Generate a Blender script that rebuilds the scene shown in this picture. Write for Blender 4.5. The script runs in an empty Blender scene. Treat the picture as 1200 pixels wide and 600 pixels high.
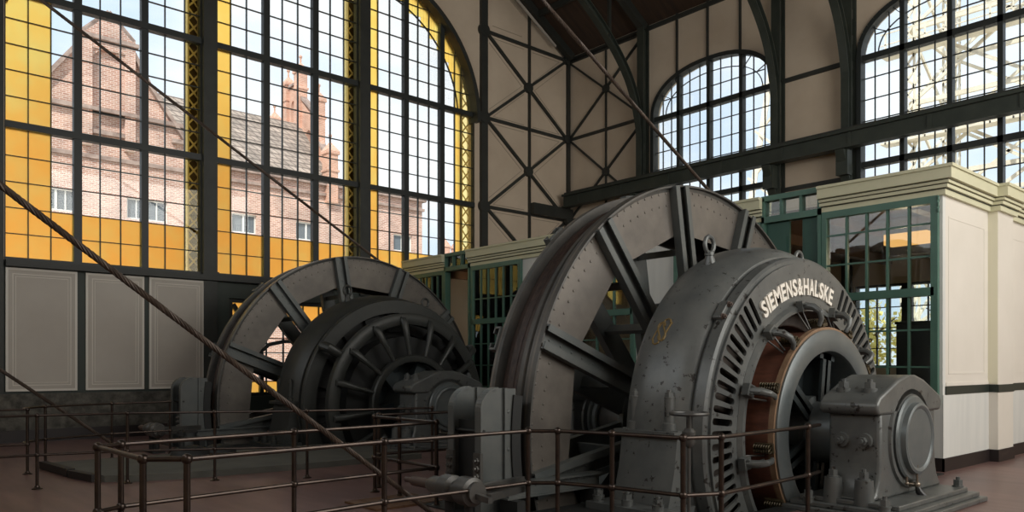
import bpy, math, random
from mathutils import Vector, Matrix
from mathutils.geometry import tessellate_polygon
random.seed(7)
PI = math.pi
sc = bpy.context.scene
COL = sc.collection
R_ = math.radians

# ------------------------------------------------------------------ mesh builder
class MB:
    def __init__(s): s.v = []; s.f = []; s.sm = []
    def add(s, vs, fs, smooth=False):
        b = len(s.v); s.v += [tuple(p) for p in vs]
        s.f += [tuple(i + b for i in f) for f in fs]; s.sm += [smooth] * len(fs); return s
    def box(s, x0, y0, z0, x1, y1, z1):
        v = [(x, y, z) for z in (z0, z1) for y in (y0, y1) for x in (x0, x1)]
        return s.add(v, [(0, 2, 3, 1), (4, 5, 7, 6), (0, 1, 5, 4), (2, 6, 7, 3), (0, 4, 6, 2), (1, 3, 7, 5)])
    def obox(s, c, a, b, d):                       # centre and three half-axis vectors
        c, a, b, d = map(Vector, (c, a, b, d))
        v = [c + a * i + b * j + d * k for k in (-1, 1) for j in (-1, 1) for i in (-1, 1)]
        return s.add(v, [(0, 2, 3, 1), (4, 5, 7, 6), (0, 1, 5, 4), (2, 6, 7, 3), (0, 4, 6, 2), (1, 3, 7, 5)])
    def beam(s, p, q, w, h, up=(0, 0, 1)):         # bar p-q, h along up, w across
        p, q, up = Vector(p), Vector(q), Vector(up); d = (q - p)
        sd = d.cross(up).normalized(); u = sd.cross(d).normalized()
        return s.obox((p + q) / 2, d / 2, sd * w / 2, u * h / 2)
    def frames(s, path, closed):
        n = len(path); out = []; prev = None
        for i in range(n):
            a = path[i - 1] if (i > 0 or closed) else path[i]
            b = path[(i + 1) % n] if (i < n - 1 or closed) else path[i]
            t = (b - a).normalized()
            if prev is None:
                r = Vector((0, 0, 1)) if abs(t.z) < .9 else Vector((1, 0, 0))
                u = t.cross(r).normalized()
            else:
                u = (prev - t * prev.dot(t)).normalized()
            prev = u; out.append((u, t.cross(u)))
        return out
    def tube(s, path, r, n=8, closed=False, cap=True):
        path = [Vector(p) for p in path]; rr = r if isinstance(r, (list, tuple)) else [r] * len(path)
        fr = s.frames(path, closed); v = []; f = []
        for p, (u, w), q in zip(path, fr, rr):
            for k in range(n):
                a = 2 * PI * k / n; v.append(p + u * math.cos(a) * q + w * math.sin(a) * q)
        m = len(path)
        for i in range(m if closed else m - 1):
            j = (i + 1) % m
            for k in range(n):
                l = (k + 1) % n; f.append((i * n + k, i * n + l, j * n + l, j * n + k))
        s.add(v, f, True)
        if cap and not closed:
            s.add(v[:n], [tuple(range(n))[::-1]]); s.add(v[-n:], [tuple(range(n))])
        return s
    def cyl(s, p, q, r, n=12, r2=None): return s.tube([p, q], [r, r if r2 is None else r2], n)
    def lathe(s, prof, cx, cz, n=96, closed=True, a0=0, a1=360):   # profile (y, r) about a y-parallel axis
        full = abs(a1 - a0) >= 360; m = n if full else n + 1; k = len(prof); v = []; f = []
        for i in range(m):
            a = R_(a0 + (a1 - a0) * i / n)
            q = RS if cx == XA else 1.0
            for (y, r) in prof: v.append((cx + q * r * math.cos(a), y, cz + q * r * math.sin(a)))
        for i in range(n):
            j = (i + 1) % m
            for t in range(k if closed else k - 1):
                u = (t + 1) % k; f.append((i * k + t, i * k + u, j * k + u, j * k + t))
        s.add(v, f, True)
        if not full and closed:
            s.add(v[:k], [tuple(range(k))]); s.add(v[-k:], [tuple(range(k))[::-1]])
        return s
    def lathez(s, prof, cx, cy, n=16):             # profile (z, r) about a vertical axis
        k = len(prof); v = []; f = []
        for i in range(n):
            a = 2 * PI * i / n
            for (z, r) in prof: v.append((cx + r * math.cos(a), cy + r * math.sin(a), z))
        for i in range(n):
            j = (i + 1) % n
            for t in range(k - 1): f.append((i * k + t, j * k + t, j * k + t + 1, i * k + t + 1))
        s.add(v, f, True)
        s.add([v[i * k] for i in range(n)], [tuple(range(n))[::-1]]); s.add([v[i * k + k - 1] for i in range(n)], [tuple(range(n))])
        return s
    def prism(s, poly, pl, d0, d1, holes=()):      # extruded outline; pl XZ -> along y, YZ -> along x, XY -> along z
        def P(a, b, d): return (a, d, b) if pl == 'XZ' else ((d, a, b) if pl == 'YZ' else (a, b, d))
        loops = [list(poly)] + [list(h) for h in holes]
        tris = tessellate_polygon([[Vector((a, b, 0)) for a, b in l] for l in loops])
        flat = [p for l in loops for p in l]; n = len(flat)
        f = [tuple(t) for t in tris] + [tuple(i + n for i in reversed(t)) for t in tris]
        v = [P(a, b, d0) for a, b in flat] + [P(a, b, d1) for a, b in flat]
        o = 0
        for l in loops:
            m = len(l)
            for i in range(m):
                j = (i + 1) % m; f.append((o + i, o + j, o + j + n, o + i + n))
            o += m
        return s.add(v, f)
    def sphere(s, c, r, n=10, m=6, sz=1.0):
        c = Vector(c); v = []; f = []
        for i in range(m + 1):
            t = PI * i / m
            for k in range(n):
                a = 2 * PI * k / n
                v.append(c + Vector((r * math.sin(t) * math.cos(a), r * math.sin(t) * math.sin(a), r * sz * math.cos(t))))
        for i in range(m):
            for k in range(n):
                l = (k + 1) % n; f.append((i * n + k, (i + 1) * n + k, (i + 1) * n + l, i * n + l))
        return s.add(v, f, True)
    def nut(s, p, d, r, h):                        # hex nut with a stud end
        p, d = Vector(p), Vector(d).normalized()
        s.cyl(p, p + d * h * .18, r * 1.25, 14); s.cyl(p, p + d * h, r, 6); s.cyl(p, p + d * h * 1.4, r * .5, 8); return s
    def dome(s, c, d, r):                          # rivet head
        c, d = Vector(c), Vector(d).normalized()
        u = d.orthogonal().normalized(); w = d.cross(u); v = []
        for rr, hh in ((r, 0), (r * .72, r * .5)):
            for k in range(6):
                a = PI * k / 3; v.append(c + u * math.cos(a) * rr + w * math.sin(a) * rr + d * hh)
        v.append(c + d * r * .7)
        f = [(k, (k + 1) % 6, 6 + (k + 1) % 6, 6 + k) for k in range(6)] + [(6 + k, 6 + (k + 1) % 6, 12) for k in range(6)]
        return s.add(v, f, True)
    def build(s, name, m, parent=None, bevel=0, ang=35):
        me = bpy.data.meshes.new(name); me.from_pydata(s.v, [], s.f); me.materials.append(m)
        import bmesh
        bm = bmesh.new(); bm.from_mesh(me); bmesh.ops.recalc_face_normals(bm, faces=bm.faces); bm.to_mesh(me); bm.free()
        me.shade_smooth(); me.set_sharp_from_angle(angle=R_(ang)); me.update()
        o = bpy.data.objects.new(name, me); COL.objects.link(o)
        if bevel:
            b = o.modifiers.new('bevel', 'BEVEL'); b.width = bevel; b.segments = 3; b.limit_method = 'ANGLE'; b.angle_limit = R_(30)
        if parent is not None:
            o.parent = parent
            if parent.type == 'EMPTY': o.matrix_parent_inverse = Matrix.Translation(-parent.location)
        return o

def tag(o, label, cat, group=None):
    o['label'] = label; o['category'] = cat
    if group: o['group'] = group
    return o
def thing(name, label, cat, loc=(0, 0, 0), group=None):
    o = bpy.data.objects.new(name, None); COL.objects.link(o); o.location = loc; o.empty_display_size = .2
    return tag(o, label, cat, group)
def struct(o): o['kind'] = 'structure'; return o
def copy_tree(src, off, label=None):
    def rec(o, par):
        c = o.copy(); COL.objects.link(c)
        if par is None: c.location = Vector(o.location) + Vector(off)
        else: c.parent = par; c.matrix_parent_inverse = o.matrix_parent_inverse
        for ch in list(o.children): rec(ch, c)
        return c
    r = rec(src, None)
    if label: r['label'] = label
    return r
def arc(cx, cz, r, a0, a1, n): return [(cx + r * math.cos(R_(a0 + (a1 - a0) * i / n)), cz + r * math.sin(R_(a0 + (a1 - a0) * i / n))) for i in range(n + 1)]

# ------------------------------------------------------------------ materials
def newmat(name):
    m = bpy.data.materials.new(name); m.use_nodes = True; nt = m.node_tree; nt.nodes.clear()
    out = nt.nodes.new('ShaderNodeOutputMaterial'); return m, nt, out
def lin(c): return tuple(((x / 255 + .055) / 1.055) ** 2.4 if x > 10 else x / 255 / 12.92 for x in c) + (1,)
def noise(nt, scale, detail=4, stretch=None, rough=.6):
    tc = nt.nodes.new('ShaderNodeTexCoord'); n = nt.nodes.new('ShaderNodeTexNoise')
    n.inputs['Scale'].default_value = scale; n.inputs['Detail'].default_value = detail; n.inputs['Roughness'].default_value = rough
    if stretch:
        mp = nt.nodes.new('ShaderNodeMapping'); mp.inputs['Scale'].default_value = stretch
        nt.links.new(tc.outputs['Object'], mp.inputs[0]); nt.links.new(mp.outputs[0], n.inputs['Vector'])
    else: nt.links.new(tc.outputs['Object'], n.inputs['Vector'])
    return n.outputs['Fac']
def ramp(nt, fac, stops):
    r = nt.nodes.new('ShaderNodeValToRGB'); nt.links.new(fac, r.inputs[0]); e = r.color_ramp.elements
    while len(e) < len(stops): e.new(.5)
    for el, (p, c) in zip(e, stops): el.position = p; el.color = c
    return r.outputs[0]
def mixc(nt, fac, a, b):
    m = nt.nodes.new('ShaderNodeMix'); m.data_type = 'RGBA'
    for sock, val in ((m.inputs[0], fac), (m.inputs[6], a), (m.inputs[7], b)):
        if hasattr(val, 'links') or isinstance(val, bpy.types.NodeSocket): nt.links.new(val, sock)
        else: sock.default_value = val
    return m.outputs[2]
def surf(name, col, rough=.5, metal=0.0, col2=None, scale=3, chip=None, chip_at=.66, bump=0, stretch=None, spec=.5, bscale=40):
    m, nt, out = newmat(name); b = nt.nodes.new('ShaderNodeBsdfPrincipled')
    c = lin(col)
    if col2: c = ramp(nt, noise(nt, scale, 5, stretch), [(.35, lin(col)), (.68, lin(col2))])
    if chip:
        f = ramp(nt, noise(nt, 9, 6, None, .65), [(chip_at, (0, 0, 0, 1)), (chip_at + .03, (1, 1, 1, 1))])
        c = mixc(nt, f, c, lin(chip))
    if isinstance(c, tuple): b.inputs['Base Color'].default_value = c
    else: nt.links.new(c, b.inputs['Base Color'])
    b.inputs['Roughness'].default_value = rough; b.inputs['Metallic'].default_value = metal
    b.inputs['Specular IOR Level'].default_value = spec
    if bump:
        bp = nt.nodes.new('ShaderNodeBump'); bp.inputs['Strength'].default_value = bump; bp.inputs['Distance'].default_value = .02
        nt.links.new(noise(nt, bscale, 3), bp.inputs['Height']); nt.links.new(bp.outputs[0], b.inputs['Normal'])
    nt.links.new(b.outputs[0], out.inputs[0]); return m
def glass(name, tint=(1, 1, 1), refl=1.0):
    m, nt, out = newmat(name)
    t = nt.nodes.new('ShaderNodeBsdfTransparent'); t.inputs[0].default_value = tint + (1,)
    g = nt.nodes.new('ShaderNodeBsdfGlossy'); g.inputs['Roughness'].default_value = .02
    f = nt.nodes.new('ShaderNodeFresnel'); f.inputs[0].default_value = 1.45
    mu = nt.nodes.new('ShaderNodeMath'); mu.operation = 'MULTIPLY'; mu.inputs[1].default_value = refl; nt.links.new(f.outputs[0], mu.inputs[0])
    mx = nt.nodes.new('ShaderNodeMixShader'); nt.links.new(mu.outputs[0], mx.inputs[0]); nt.links.new(t.outputs[0], mx.inputs[1]); nt.links.new(g.outputs[0], mx.inputs[2])
    nt.links.new(mx.outputs[0], out.inputs[0]); return m
def amber(name, c1, c2, rough):
    m, nt, out = newmat(name); b = nt.nodes.new('ShaderNodeBsdfPrincipled')
    c = ramp(nt, noise(nt, 1.3, 2), [(.42, c1 + (1,)), (.66, c2 + (1,))]); nt.links.new(c, b.inputs['Base Color'])
    b.inputs['Transmission Weight'].default_value = 1; b.inputs['Roughness'].default_value = rough; b.inputs['IOR'].default_value = 1.25
    nt.links.new(b.outputs[0], out.inputs[0]); return m
def brick(name, c1, c2, mortar, scale=1.0, axes='XZ', bw=.25, rh=.075, ms=.012):
    m, nt, out = newmat(name); b = nt.nodes.new('ShaderNodeBsdfPrincipled'); b.inputs['Roughness'].default_value = .9
    tc = nt.nodes.new('ShaderNodeTexCoord'); sp = nt.nodes.new('ShaderNodeSeparateXYZ'); cb = nt.nodes.new('ShaderNodeCombineXYZ')
    nt.links.new(tc.outputs['Object'], sp.inputs[0])
    if axes == 'XZ':
        ad = nt.nodes.new('ShaderNodeMath'); ad.operation = 'ADD'; nt.links.new(sp.outputs[0], ad.inputs[0]); nt.links.new(sp.outputs[1], ad.inputs[1])
        nt.links.new(ad.outputs[0], cb.inputs[0])
    nt.links.new(sp.outputs[2], cb.inputs[1])
    t = nt.nodes.new('ShaderNodeTexBrick'); nt.links.new(cb.outputs[0], t.inputs['Vector'])
    t.inputs['Color1'].default_value = lin(c1); t.inputs['Color2'].default_value = lin(c2); t.inputs['Mortar'].default_value = lin(mortar)
    t.inputs['Scale'].default_value = scale; t.inputs['Brick Width'].default_value = bw; t.inputs['Row Height'].default_value = rh; t.inputs['Mortar Size'].default_value = ms
    f = ramp(nt, noise(nt, .8, 5), [(.35, (.75, .75, .75, 1)), (.7, (1.15, 1.12, 1.1, 1))])
    mm = nt.nodes.new('ShaderNodeMix'); mm.data_type = 'RGBA'; mm.blend_type = 'MULTIPLY'; mm.inputs[0].default_value = 1
    nt.links.new(t.outputs[0], mm.inputs[6]); nt.links.new(f, mm.inputs[7]); nt.links.new(mm.outputs[2], b.inputs['Base Color'])
    nt.links.new(b.outputs[0], out.inputs[0]); return m

M = dict(
 steel=surf('hall_steel_green', (46, 52, 46), .5, 0, (58, 63, 56), 2.0, spec=.4),
 steel_dark=surf('hall_steel_dark', (40, 42, 38), .55, 0, (50, 52, 47), 2),
 bar=surf('glazing_bar', (40, 44, 42), .5),
 plaster=surf('beige_plaster', (196, 179, 157), .9, 0, (208, 192, 170), .7),
 plaster_line=surf('plaster_edge_line', (166, 153, 135), .9),
 panel=surf('pale_panel', (182, 174, 163), .8, 0, (190, 183, 172), .8),
 white=surf('white_paint', (214, 208, 196), .7, 0, (222, 216, 205), .6),
 white_low=surf('white_plinth', (212, 212, 206), .7, 0, (202, 203, 198), 1.5, stretch=(3, 3, .4)),
 cream=surf('cream_paint', (196, 194, 164), .65, 0, (206, 203, 172), 1),
 cream_dark=surf('cream_groove', (70, 72, 58), .8),
 pale_cream=surf('pale_cream', (222, 218, 194), .7),
 green=surf('green_frame', (70, 104, 91), .45, 0, (80, 116, 101), 2),
 green_door=surf('green_door', (40, 78, 66), .5, 0, (46, 84, 72), 1.5),
 band=surf('dark_green_band', (34, 42, 36), .5),
 base=surf('dark_skirting', (34, 26, 25), .5),
 stone=surf('mottled_stone', (58, 56, 50), .8, 0, (104, 101, 92), 5, bump=.3, bscale=12),
 wood=surf('dark_roof_boards', (46, 35, 27), .7, 0, (70, 51, 36), 1.2, stretch=(.5, 6, .5)),
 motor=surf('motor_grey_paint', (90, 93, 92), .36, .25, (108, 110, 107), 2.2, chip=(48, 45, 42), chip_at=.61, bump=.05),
 rotor=surf('rotor_grey', (96, 103, 104), .36, .3, (108, 113, 112), 3),
 wheel=surf('wheel_plate_grey', (94, 89, 83), .42, .3, (118, 112, 104), 1.6, bump=.04),
 spoke=surf('spoke_blue_grey', (86, 91, 90), .42, .3, (100, 102, 99), 2.5),
 rim=surf('rim_grey', (74, 74, 72), .4, .4, (98, 95, 90), 2),
 lining=surf('worn_rim_lining', (44, 34, 30), .55, .1, (76, 60, 52), 3, stretch=(3, 12, 3), bump=.2),
 groove=surf('oily_groove', (34, 29, 27), .6),
 joist=surf('brown_joists', (122, 94, 72), .6, 0, (140, 110, 86), 1.5),
 dark=surf('dark_iron', (38, 39, 38), .6, .2),
 m2=surf('second_motor_paint', (52, 54, 51), .42, .2, (62, 63, 60), 2.5),  # motor grey darkened, the farther machine's shade is put into the colour
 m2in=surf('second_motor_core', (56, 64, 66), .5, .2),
 copper=surf('brown_commutator', (142, 92, 74), .42, .25, (112, 76, 62), 3, stretch=(4, 1, 4)),
 tan=surf('copper_edge', (150, 122, 96), .5, .2, (124, 98, 76), 6),
 coil=surf('winding_brown', (50, 44, 40), .7, 0, (70, 60, 52), 8),
 brass=surf('brass_spring', (86, 76, 54), .45, .5, (58, 50, 38), 12),
 gold=surf('faded_gold', (122, 102, 62), .6, .2),
 letter=surf('pale_metal_letters', (240, 234, 222), .4, 0),
 rust=surf('rusty_bolt', (80, 66, 58), .6),
 steelbright=surf('bare_steel', (150, 140, 126), .3, .8, (120, 108, 96), 6),
 rail=surf('rail_dark_metal', (62, 54, 50), .28, .75, (80, 68, 60), 6),
 rope=surf('wire_rope', (62, 51, 44), .5, .3, (86, 72, 61), 10),
 concrete=surf('platform_concrete', (82, 82, 76), .8, 0, (96, 95, 88), 2),
 pit=surf('pit_wall', (48, 46, 43), .9),
 grate=surf('wood_cover', (96, 66, 42), .6),
 black=surf('black_cabinet', (26, 27, 28), .4),
 dado=surf('dark_green_wall', (46, 54, 48), .6, 0, (52, 60, 54), 1),
 brickA=brick('red_brick', (172, 124, 106), (204, 164, 146), (222, 208, 198), bw=.3, rh=.1, ms=.016),
 brickB=brick('orange_brick', (196, 140, 114), (212, 164, 140), (222, 196, 180), bw=.3, rh=.1, ms=.016),
 stonetrim=surf('weathered_coping', (176, 156, 146), .9, 0, (128, 110, 102), 2),
 tile=brick('roof_tiles', (150, 138, 128), (176, 163, 152), (112, 102, 96), bw=.5, rh=.42, ms=.05),
 winglass=surf('dark_pane', (104, 112, 118), .2),
 winframe=surf('pale_window_frame', (225, 225, 220), .6),
 tower=surf('pale_tower_steel', (238, 231, 214), .6, 0, (214, 207, 188), 1.5),
 ground=surf('yard_ground', (206, 198, 184), .95, 0, (186, 178, 164), .4),
 leaf=surf('yellow_green_leaf', (242, 228, 140), .6, 0, (222, 212, 124), 4),
 bark=surf('tree_bark', (92, 78, 64), .9),
 frost=surf('frosted_pane', (225, 228, 228), .6),
 lampbody=surf('lamp_body', (180, 170, 150), .6),  # shell of the added glowing boxes in the cabin
 glass=glass('clear_glass', (.97, .985, .98)),
 cabglass=glass('cabin_glass', (.93, .96, .94), 1.6),
 amber=amber('amber_glass', (1, .64, .13), (.95, .72, .18), .5),
 yclear=glass('clear_yellow_glass', (1, .91, .60)),
)
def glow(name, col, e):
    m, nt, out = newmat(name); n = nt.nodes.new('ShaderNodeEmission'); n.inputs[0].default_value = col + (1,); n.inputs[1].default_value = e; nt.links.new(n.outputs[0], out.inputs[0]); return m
M['lampglow'] = glow('lamp_glow', (1, .52, .16), 1.0)  # made-up glow for the two boxes added in the cabin
def floor_mat():
    m, nt, out = newmat('red_floor'); b = nt.nodes.new('ShaderNodeBsdfPrincipled')
    c1 = ramp(nt, noise(nt, 5, 5, (1, .12, 1)), [(.3, lin((104, 80, 75))), (.7, lin((134, 104, 98)))])
    c2 = ramp(nt, noise(nt, .6, 3), [(.35, (.8, .8, .82, 1)), (.7, (1.05, 1, .98, 1))])
    mm = nt.nodes.new('ShaderNodeMix'); mm.data_type = 'RGBA'; mm.blend_type = 'MULTIPLY'; mm.inputs[0].default_value = 1
    nt.links.new(c1, mm.inputs[6]); nt.links.new(c2, mm.inputs[7]); nt.links.new(mm.outputs[2], b.inputs['Base Color'])
    b.inputs['Roughness'].default_value = .36
    nt.links.new(b.outputs[0], out.inputs[0]); return m
M['floor'] = floor_mat()

# ------------------------------------------------------------------ dimensions of the hall (metres)
XL, XS, YW, YF = -1.2, 21.2, 20.7, -4.5       # left wall, right wall, window wall, front wall
ZE, SLOPE = 13.4, .59                          # eaves height, roof slope
RS = 1.0                                       # radial scale of the machine being built
XA, ZA = 10.0, .86                             # shaft axis of both hoisting machines
D2 = 10.02                                     # second machine stands this much further in
XC, YC = 13.75, 4.88                   # control cabin front plane and side plane

# ------------------------------------------------------------------ floor with pits
def build_floor():
    b = MB()
    pits = []
    for o in (0, D2):
        pits.append([(6.05, 6.75 + o), (7.62, 6.75 + o), (7.62, 5.0 + o), (12.38, 5.0 + o), (12.38, 6.75 + o), (13.1, 6.75 + o), (13.1, 8.1 + o), (6.05, 8.1 + o)])
    b.prism([(XL, YF), (XS, YF), (XS, YW), (XL, YW)], 'XY', -.25, 0, pits)
    fl = struct(b.build('floor', M['floor']))
    p = MB()
    for h in pits:
        big = [(x + (-.12 if x < 10 else .12), y + (-.12 if y in (h[2][1],) else 0)) for x, y in h]
        n = len(h)
        for i in range(n):
            (x0, y0), (x1, y1) = h[i], h[(i + 1) % n]
            p.add([(x0, y0, -3.4), (x1, y1, -3.4), (x1, y1, -.02), (x0, y0, -.02)], [(0, 1, 2, 3)])
        xs = [a for a, _ in h]; ys = [a for _, a in h]
        p.box(min(xs), min(ys), -3.5, max(xs), max(ys), -3.4)
    p.build('pit_lining', M['pit'], fl)
    f = MB()
    for o, h in zip((0, D2), pits):
        f.prism([(5.6, 4.75 + o), (13.45, 4.75 + o), (13.45, 8.3 + o), (5.6, 8.3 + o)], 'XY', .001, .018, [h])
    f.build('pit_frame', M['dark'], fl)
build_floor()

# ------------------------------------------------------------------ window wall
WX0, WX1, SILL, TR1, TR2 = 3.05, 16.62, 4.15, 7.21, 10.27
def arch_outline():
    pts = [(WX0, SILL), (WX1, SILL)]
    pts += arc(12.57, 10.0, 4.05, 0, 84, 18)
    pts += [(9.85, 14.25)]
    pts += arc(7.1, 10.0, 4.05, 96, 180, 18)
    return pts
ARCH = arch_outline()
def arch_z(x):
    if x > 12.57: return 10 + math.sqrt(max(0, 4.05 ** 2 - (x - 12.57) ** 2))
    if x < 7.1: return 10 + math.sqrt(max(0, 4.05 ** 2 - (7.1 - x) ** 2))
    return 14.04 + .2 * (1 - abs(x - 9.85) / 2.75)
PORTAL = [(8.15, .9), (11.95, .9), (11.95, 3.55), (8.15, 3.55)]
LOWAR = 0
def ridge_z(x): return ZE + SLOPE * (11.2 - abs(x - 10.0))
def wall_back():
    b = MB()
    b.prism([(XL - .4, 0), (XS + .4, 0), (XS + .4, ZE), (10, ridge_z(10)), (XL - .4, ZE)], 'XZ', YW, YW + .35, [ARCH, PORTAL])
    w = struct(b.build('wall_back', M['plaster']))
    # steel timbering of the right-hand panel field
    s = MB(); y0, y1 = YW - .09, YW + .02
    def V(x, z0, z1, w): s.box(x - w / 2, y0 - .03, z0, x + w / 2, y1, z1)
    def L(a, c, w): s.beam((a[0], (y0 + y1) / 2, a[1]), (c[0], (y0 + y1) / 2, c[1]), y1 - y0, w, (0, 0, 1))
    V(16.97, 0, 16.5, .28); V(19.1, 0, 16, .05); V(21.1, 0, ZE, .12); V(14.6, 13.5, 17.5, .12); V(12.29, 14.1, 18.5, .3); V(7.63, 14.1, 18.5, .3)
    V(2.87, 0, 16, .3); V(.9, 0, 15, .09); V(-1.1, 0, ZE, .2)
    for z in (TR1, TR2, 13.25, SILL):
        L((17.1, z), (21.1, z), .1); L((2.8, z), (XL, z), .1)
    for a, c in ((SILL, TR1), (TR1, TR2), (TR2, 13.25)):
        m = (a + c) / 2
        for xa, xb in ((17.05, 21.05), (2.8, -1.1)):
            L((xa, a), (xb, c), .09); L((xa, c), (xb, a), .09)
            s.cyl(((xa + xb) / 2, y0 - .04, m), ((xa + xb) / 2, y1, m), .18, 20)
        for xa in (16.97, 21.0):
            s.cyl((xa, y0 - .045, c), (xa, y1, c), .22 if xa < 20 else .15, 20)
    # arch band above the window
    pts = [p for p in ARCH[2:]]
    for p, q in zip(pts[:-1], pts[1:]): s.beam((p[0], YW, p[1]), (q[0], YW, q[1]), .5, .16, (0, 0, 1))
    s.build('timber_frame', M['steel_dark'], w)
    # fine border lines on the plaster panels
    t = MB()
    def tri(pts, inset):
        c = (sum(p[0] for p in pts) / len(pts), sum(p[1] for p in pts) / len(pts))
        r = sum(math.dist(p, c) for p in pts) / len(pts); k = 1 - inset / (r * .5)
        q = [(c[0] + (p[0] - c[0]) * k, c[1] + (p[1] - c[1]) * k) for p in pts]
        for a, b2 in zip(q, q[1:] + q[:1]): t.beam((a[0], YW - .006, a[1]), (b2[0], YW - .006, b2[1]), .012, .022, (0, 0, 1))
    for a, c in ((SILL, TR1), (TR1, TR2), (TR2, 13.25)):
        m = (a + c) / 2
        tri([(17.1, a), (17.1, c), (19.07, m)], .17)
        for xo, xi in ((17.1, 19.05), (21.0, 19.15)):
            tri([(xo, a), (xi, a), (xi, m)], .15); tri([(xo, c), (xi, c), (xi, m)], .15)
        tri([(21.0, a), (21.0, c), (19.12, m)], .17)
    tri([(17.2, 13.35), (19.0, 13.35), (19.0, 14.4), (17.2, 15.5)], .15)
    t.build('panel_border', M['plaster_line'], w)
    # zone below the sill: dark dado, skirting, stone base
    d = MB(); d.prism([(WX0 - .2, 0.02), (16.9, 0.02), (16.9, 4.13), (WX0 - .2, 4.13)], 'XZ', YW - .05, YW + .01, [PORTAL])
    d.build('dado', M['dado'], w)
    d = MB(); d.box(XL, YW - .14, .27, 8.0, YW - .05, 1.1); d.build('stone_base', M['stone'], w)
    d = MB(); d.box(XL, YW - .18, 0, 8.0, YW - .05, .28); d.build('skirting', M['base'], w)
    return w
wall_back()

for i, (x0, x1, lb) in enumerate(((3.06, 4.50, 'pale wall panel at the left end under the amber window'), (4.68, 5.99, 'pale wall panel in the middle of the three under the window'), (6.11, 7.48, 'pale wall panel nearest the rear winding wheel, under the window'))):
    t = thing('wall_panel', lb, 'panel', ((x0 + x1) / 2, YW - .06, 1.15), 'pale panels below the large window')
    b = MB(); b.box(x0, YW - .09, 1.155, x1, YW - .052, 3.955); b.build('board', M['panel'], t)
    b = MB()
    for k, w in ((0.0, .05), (.13, .018), (.19, .012)):
        a0, a1, c0, c1 = x0 + k, x1 - k, 1.155 + k, 3.955 - k
        b.box(a0, YW - .1, c0, a1, YW - .088, c0 + w); b.box(a0, YW - .1, c1 - w, a1, YW - .088, c1)
        b.box(a0, YW - .1, c0 + w, a0 + w, YW - .088, c1 - w); b.box(a1 - w, YW - .1, c0 + w, a1, YW - .088, c1 - w)
    b.build('moulding', M['white'], t)

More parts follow.
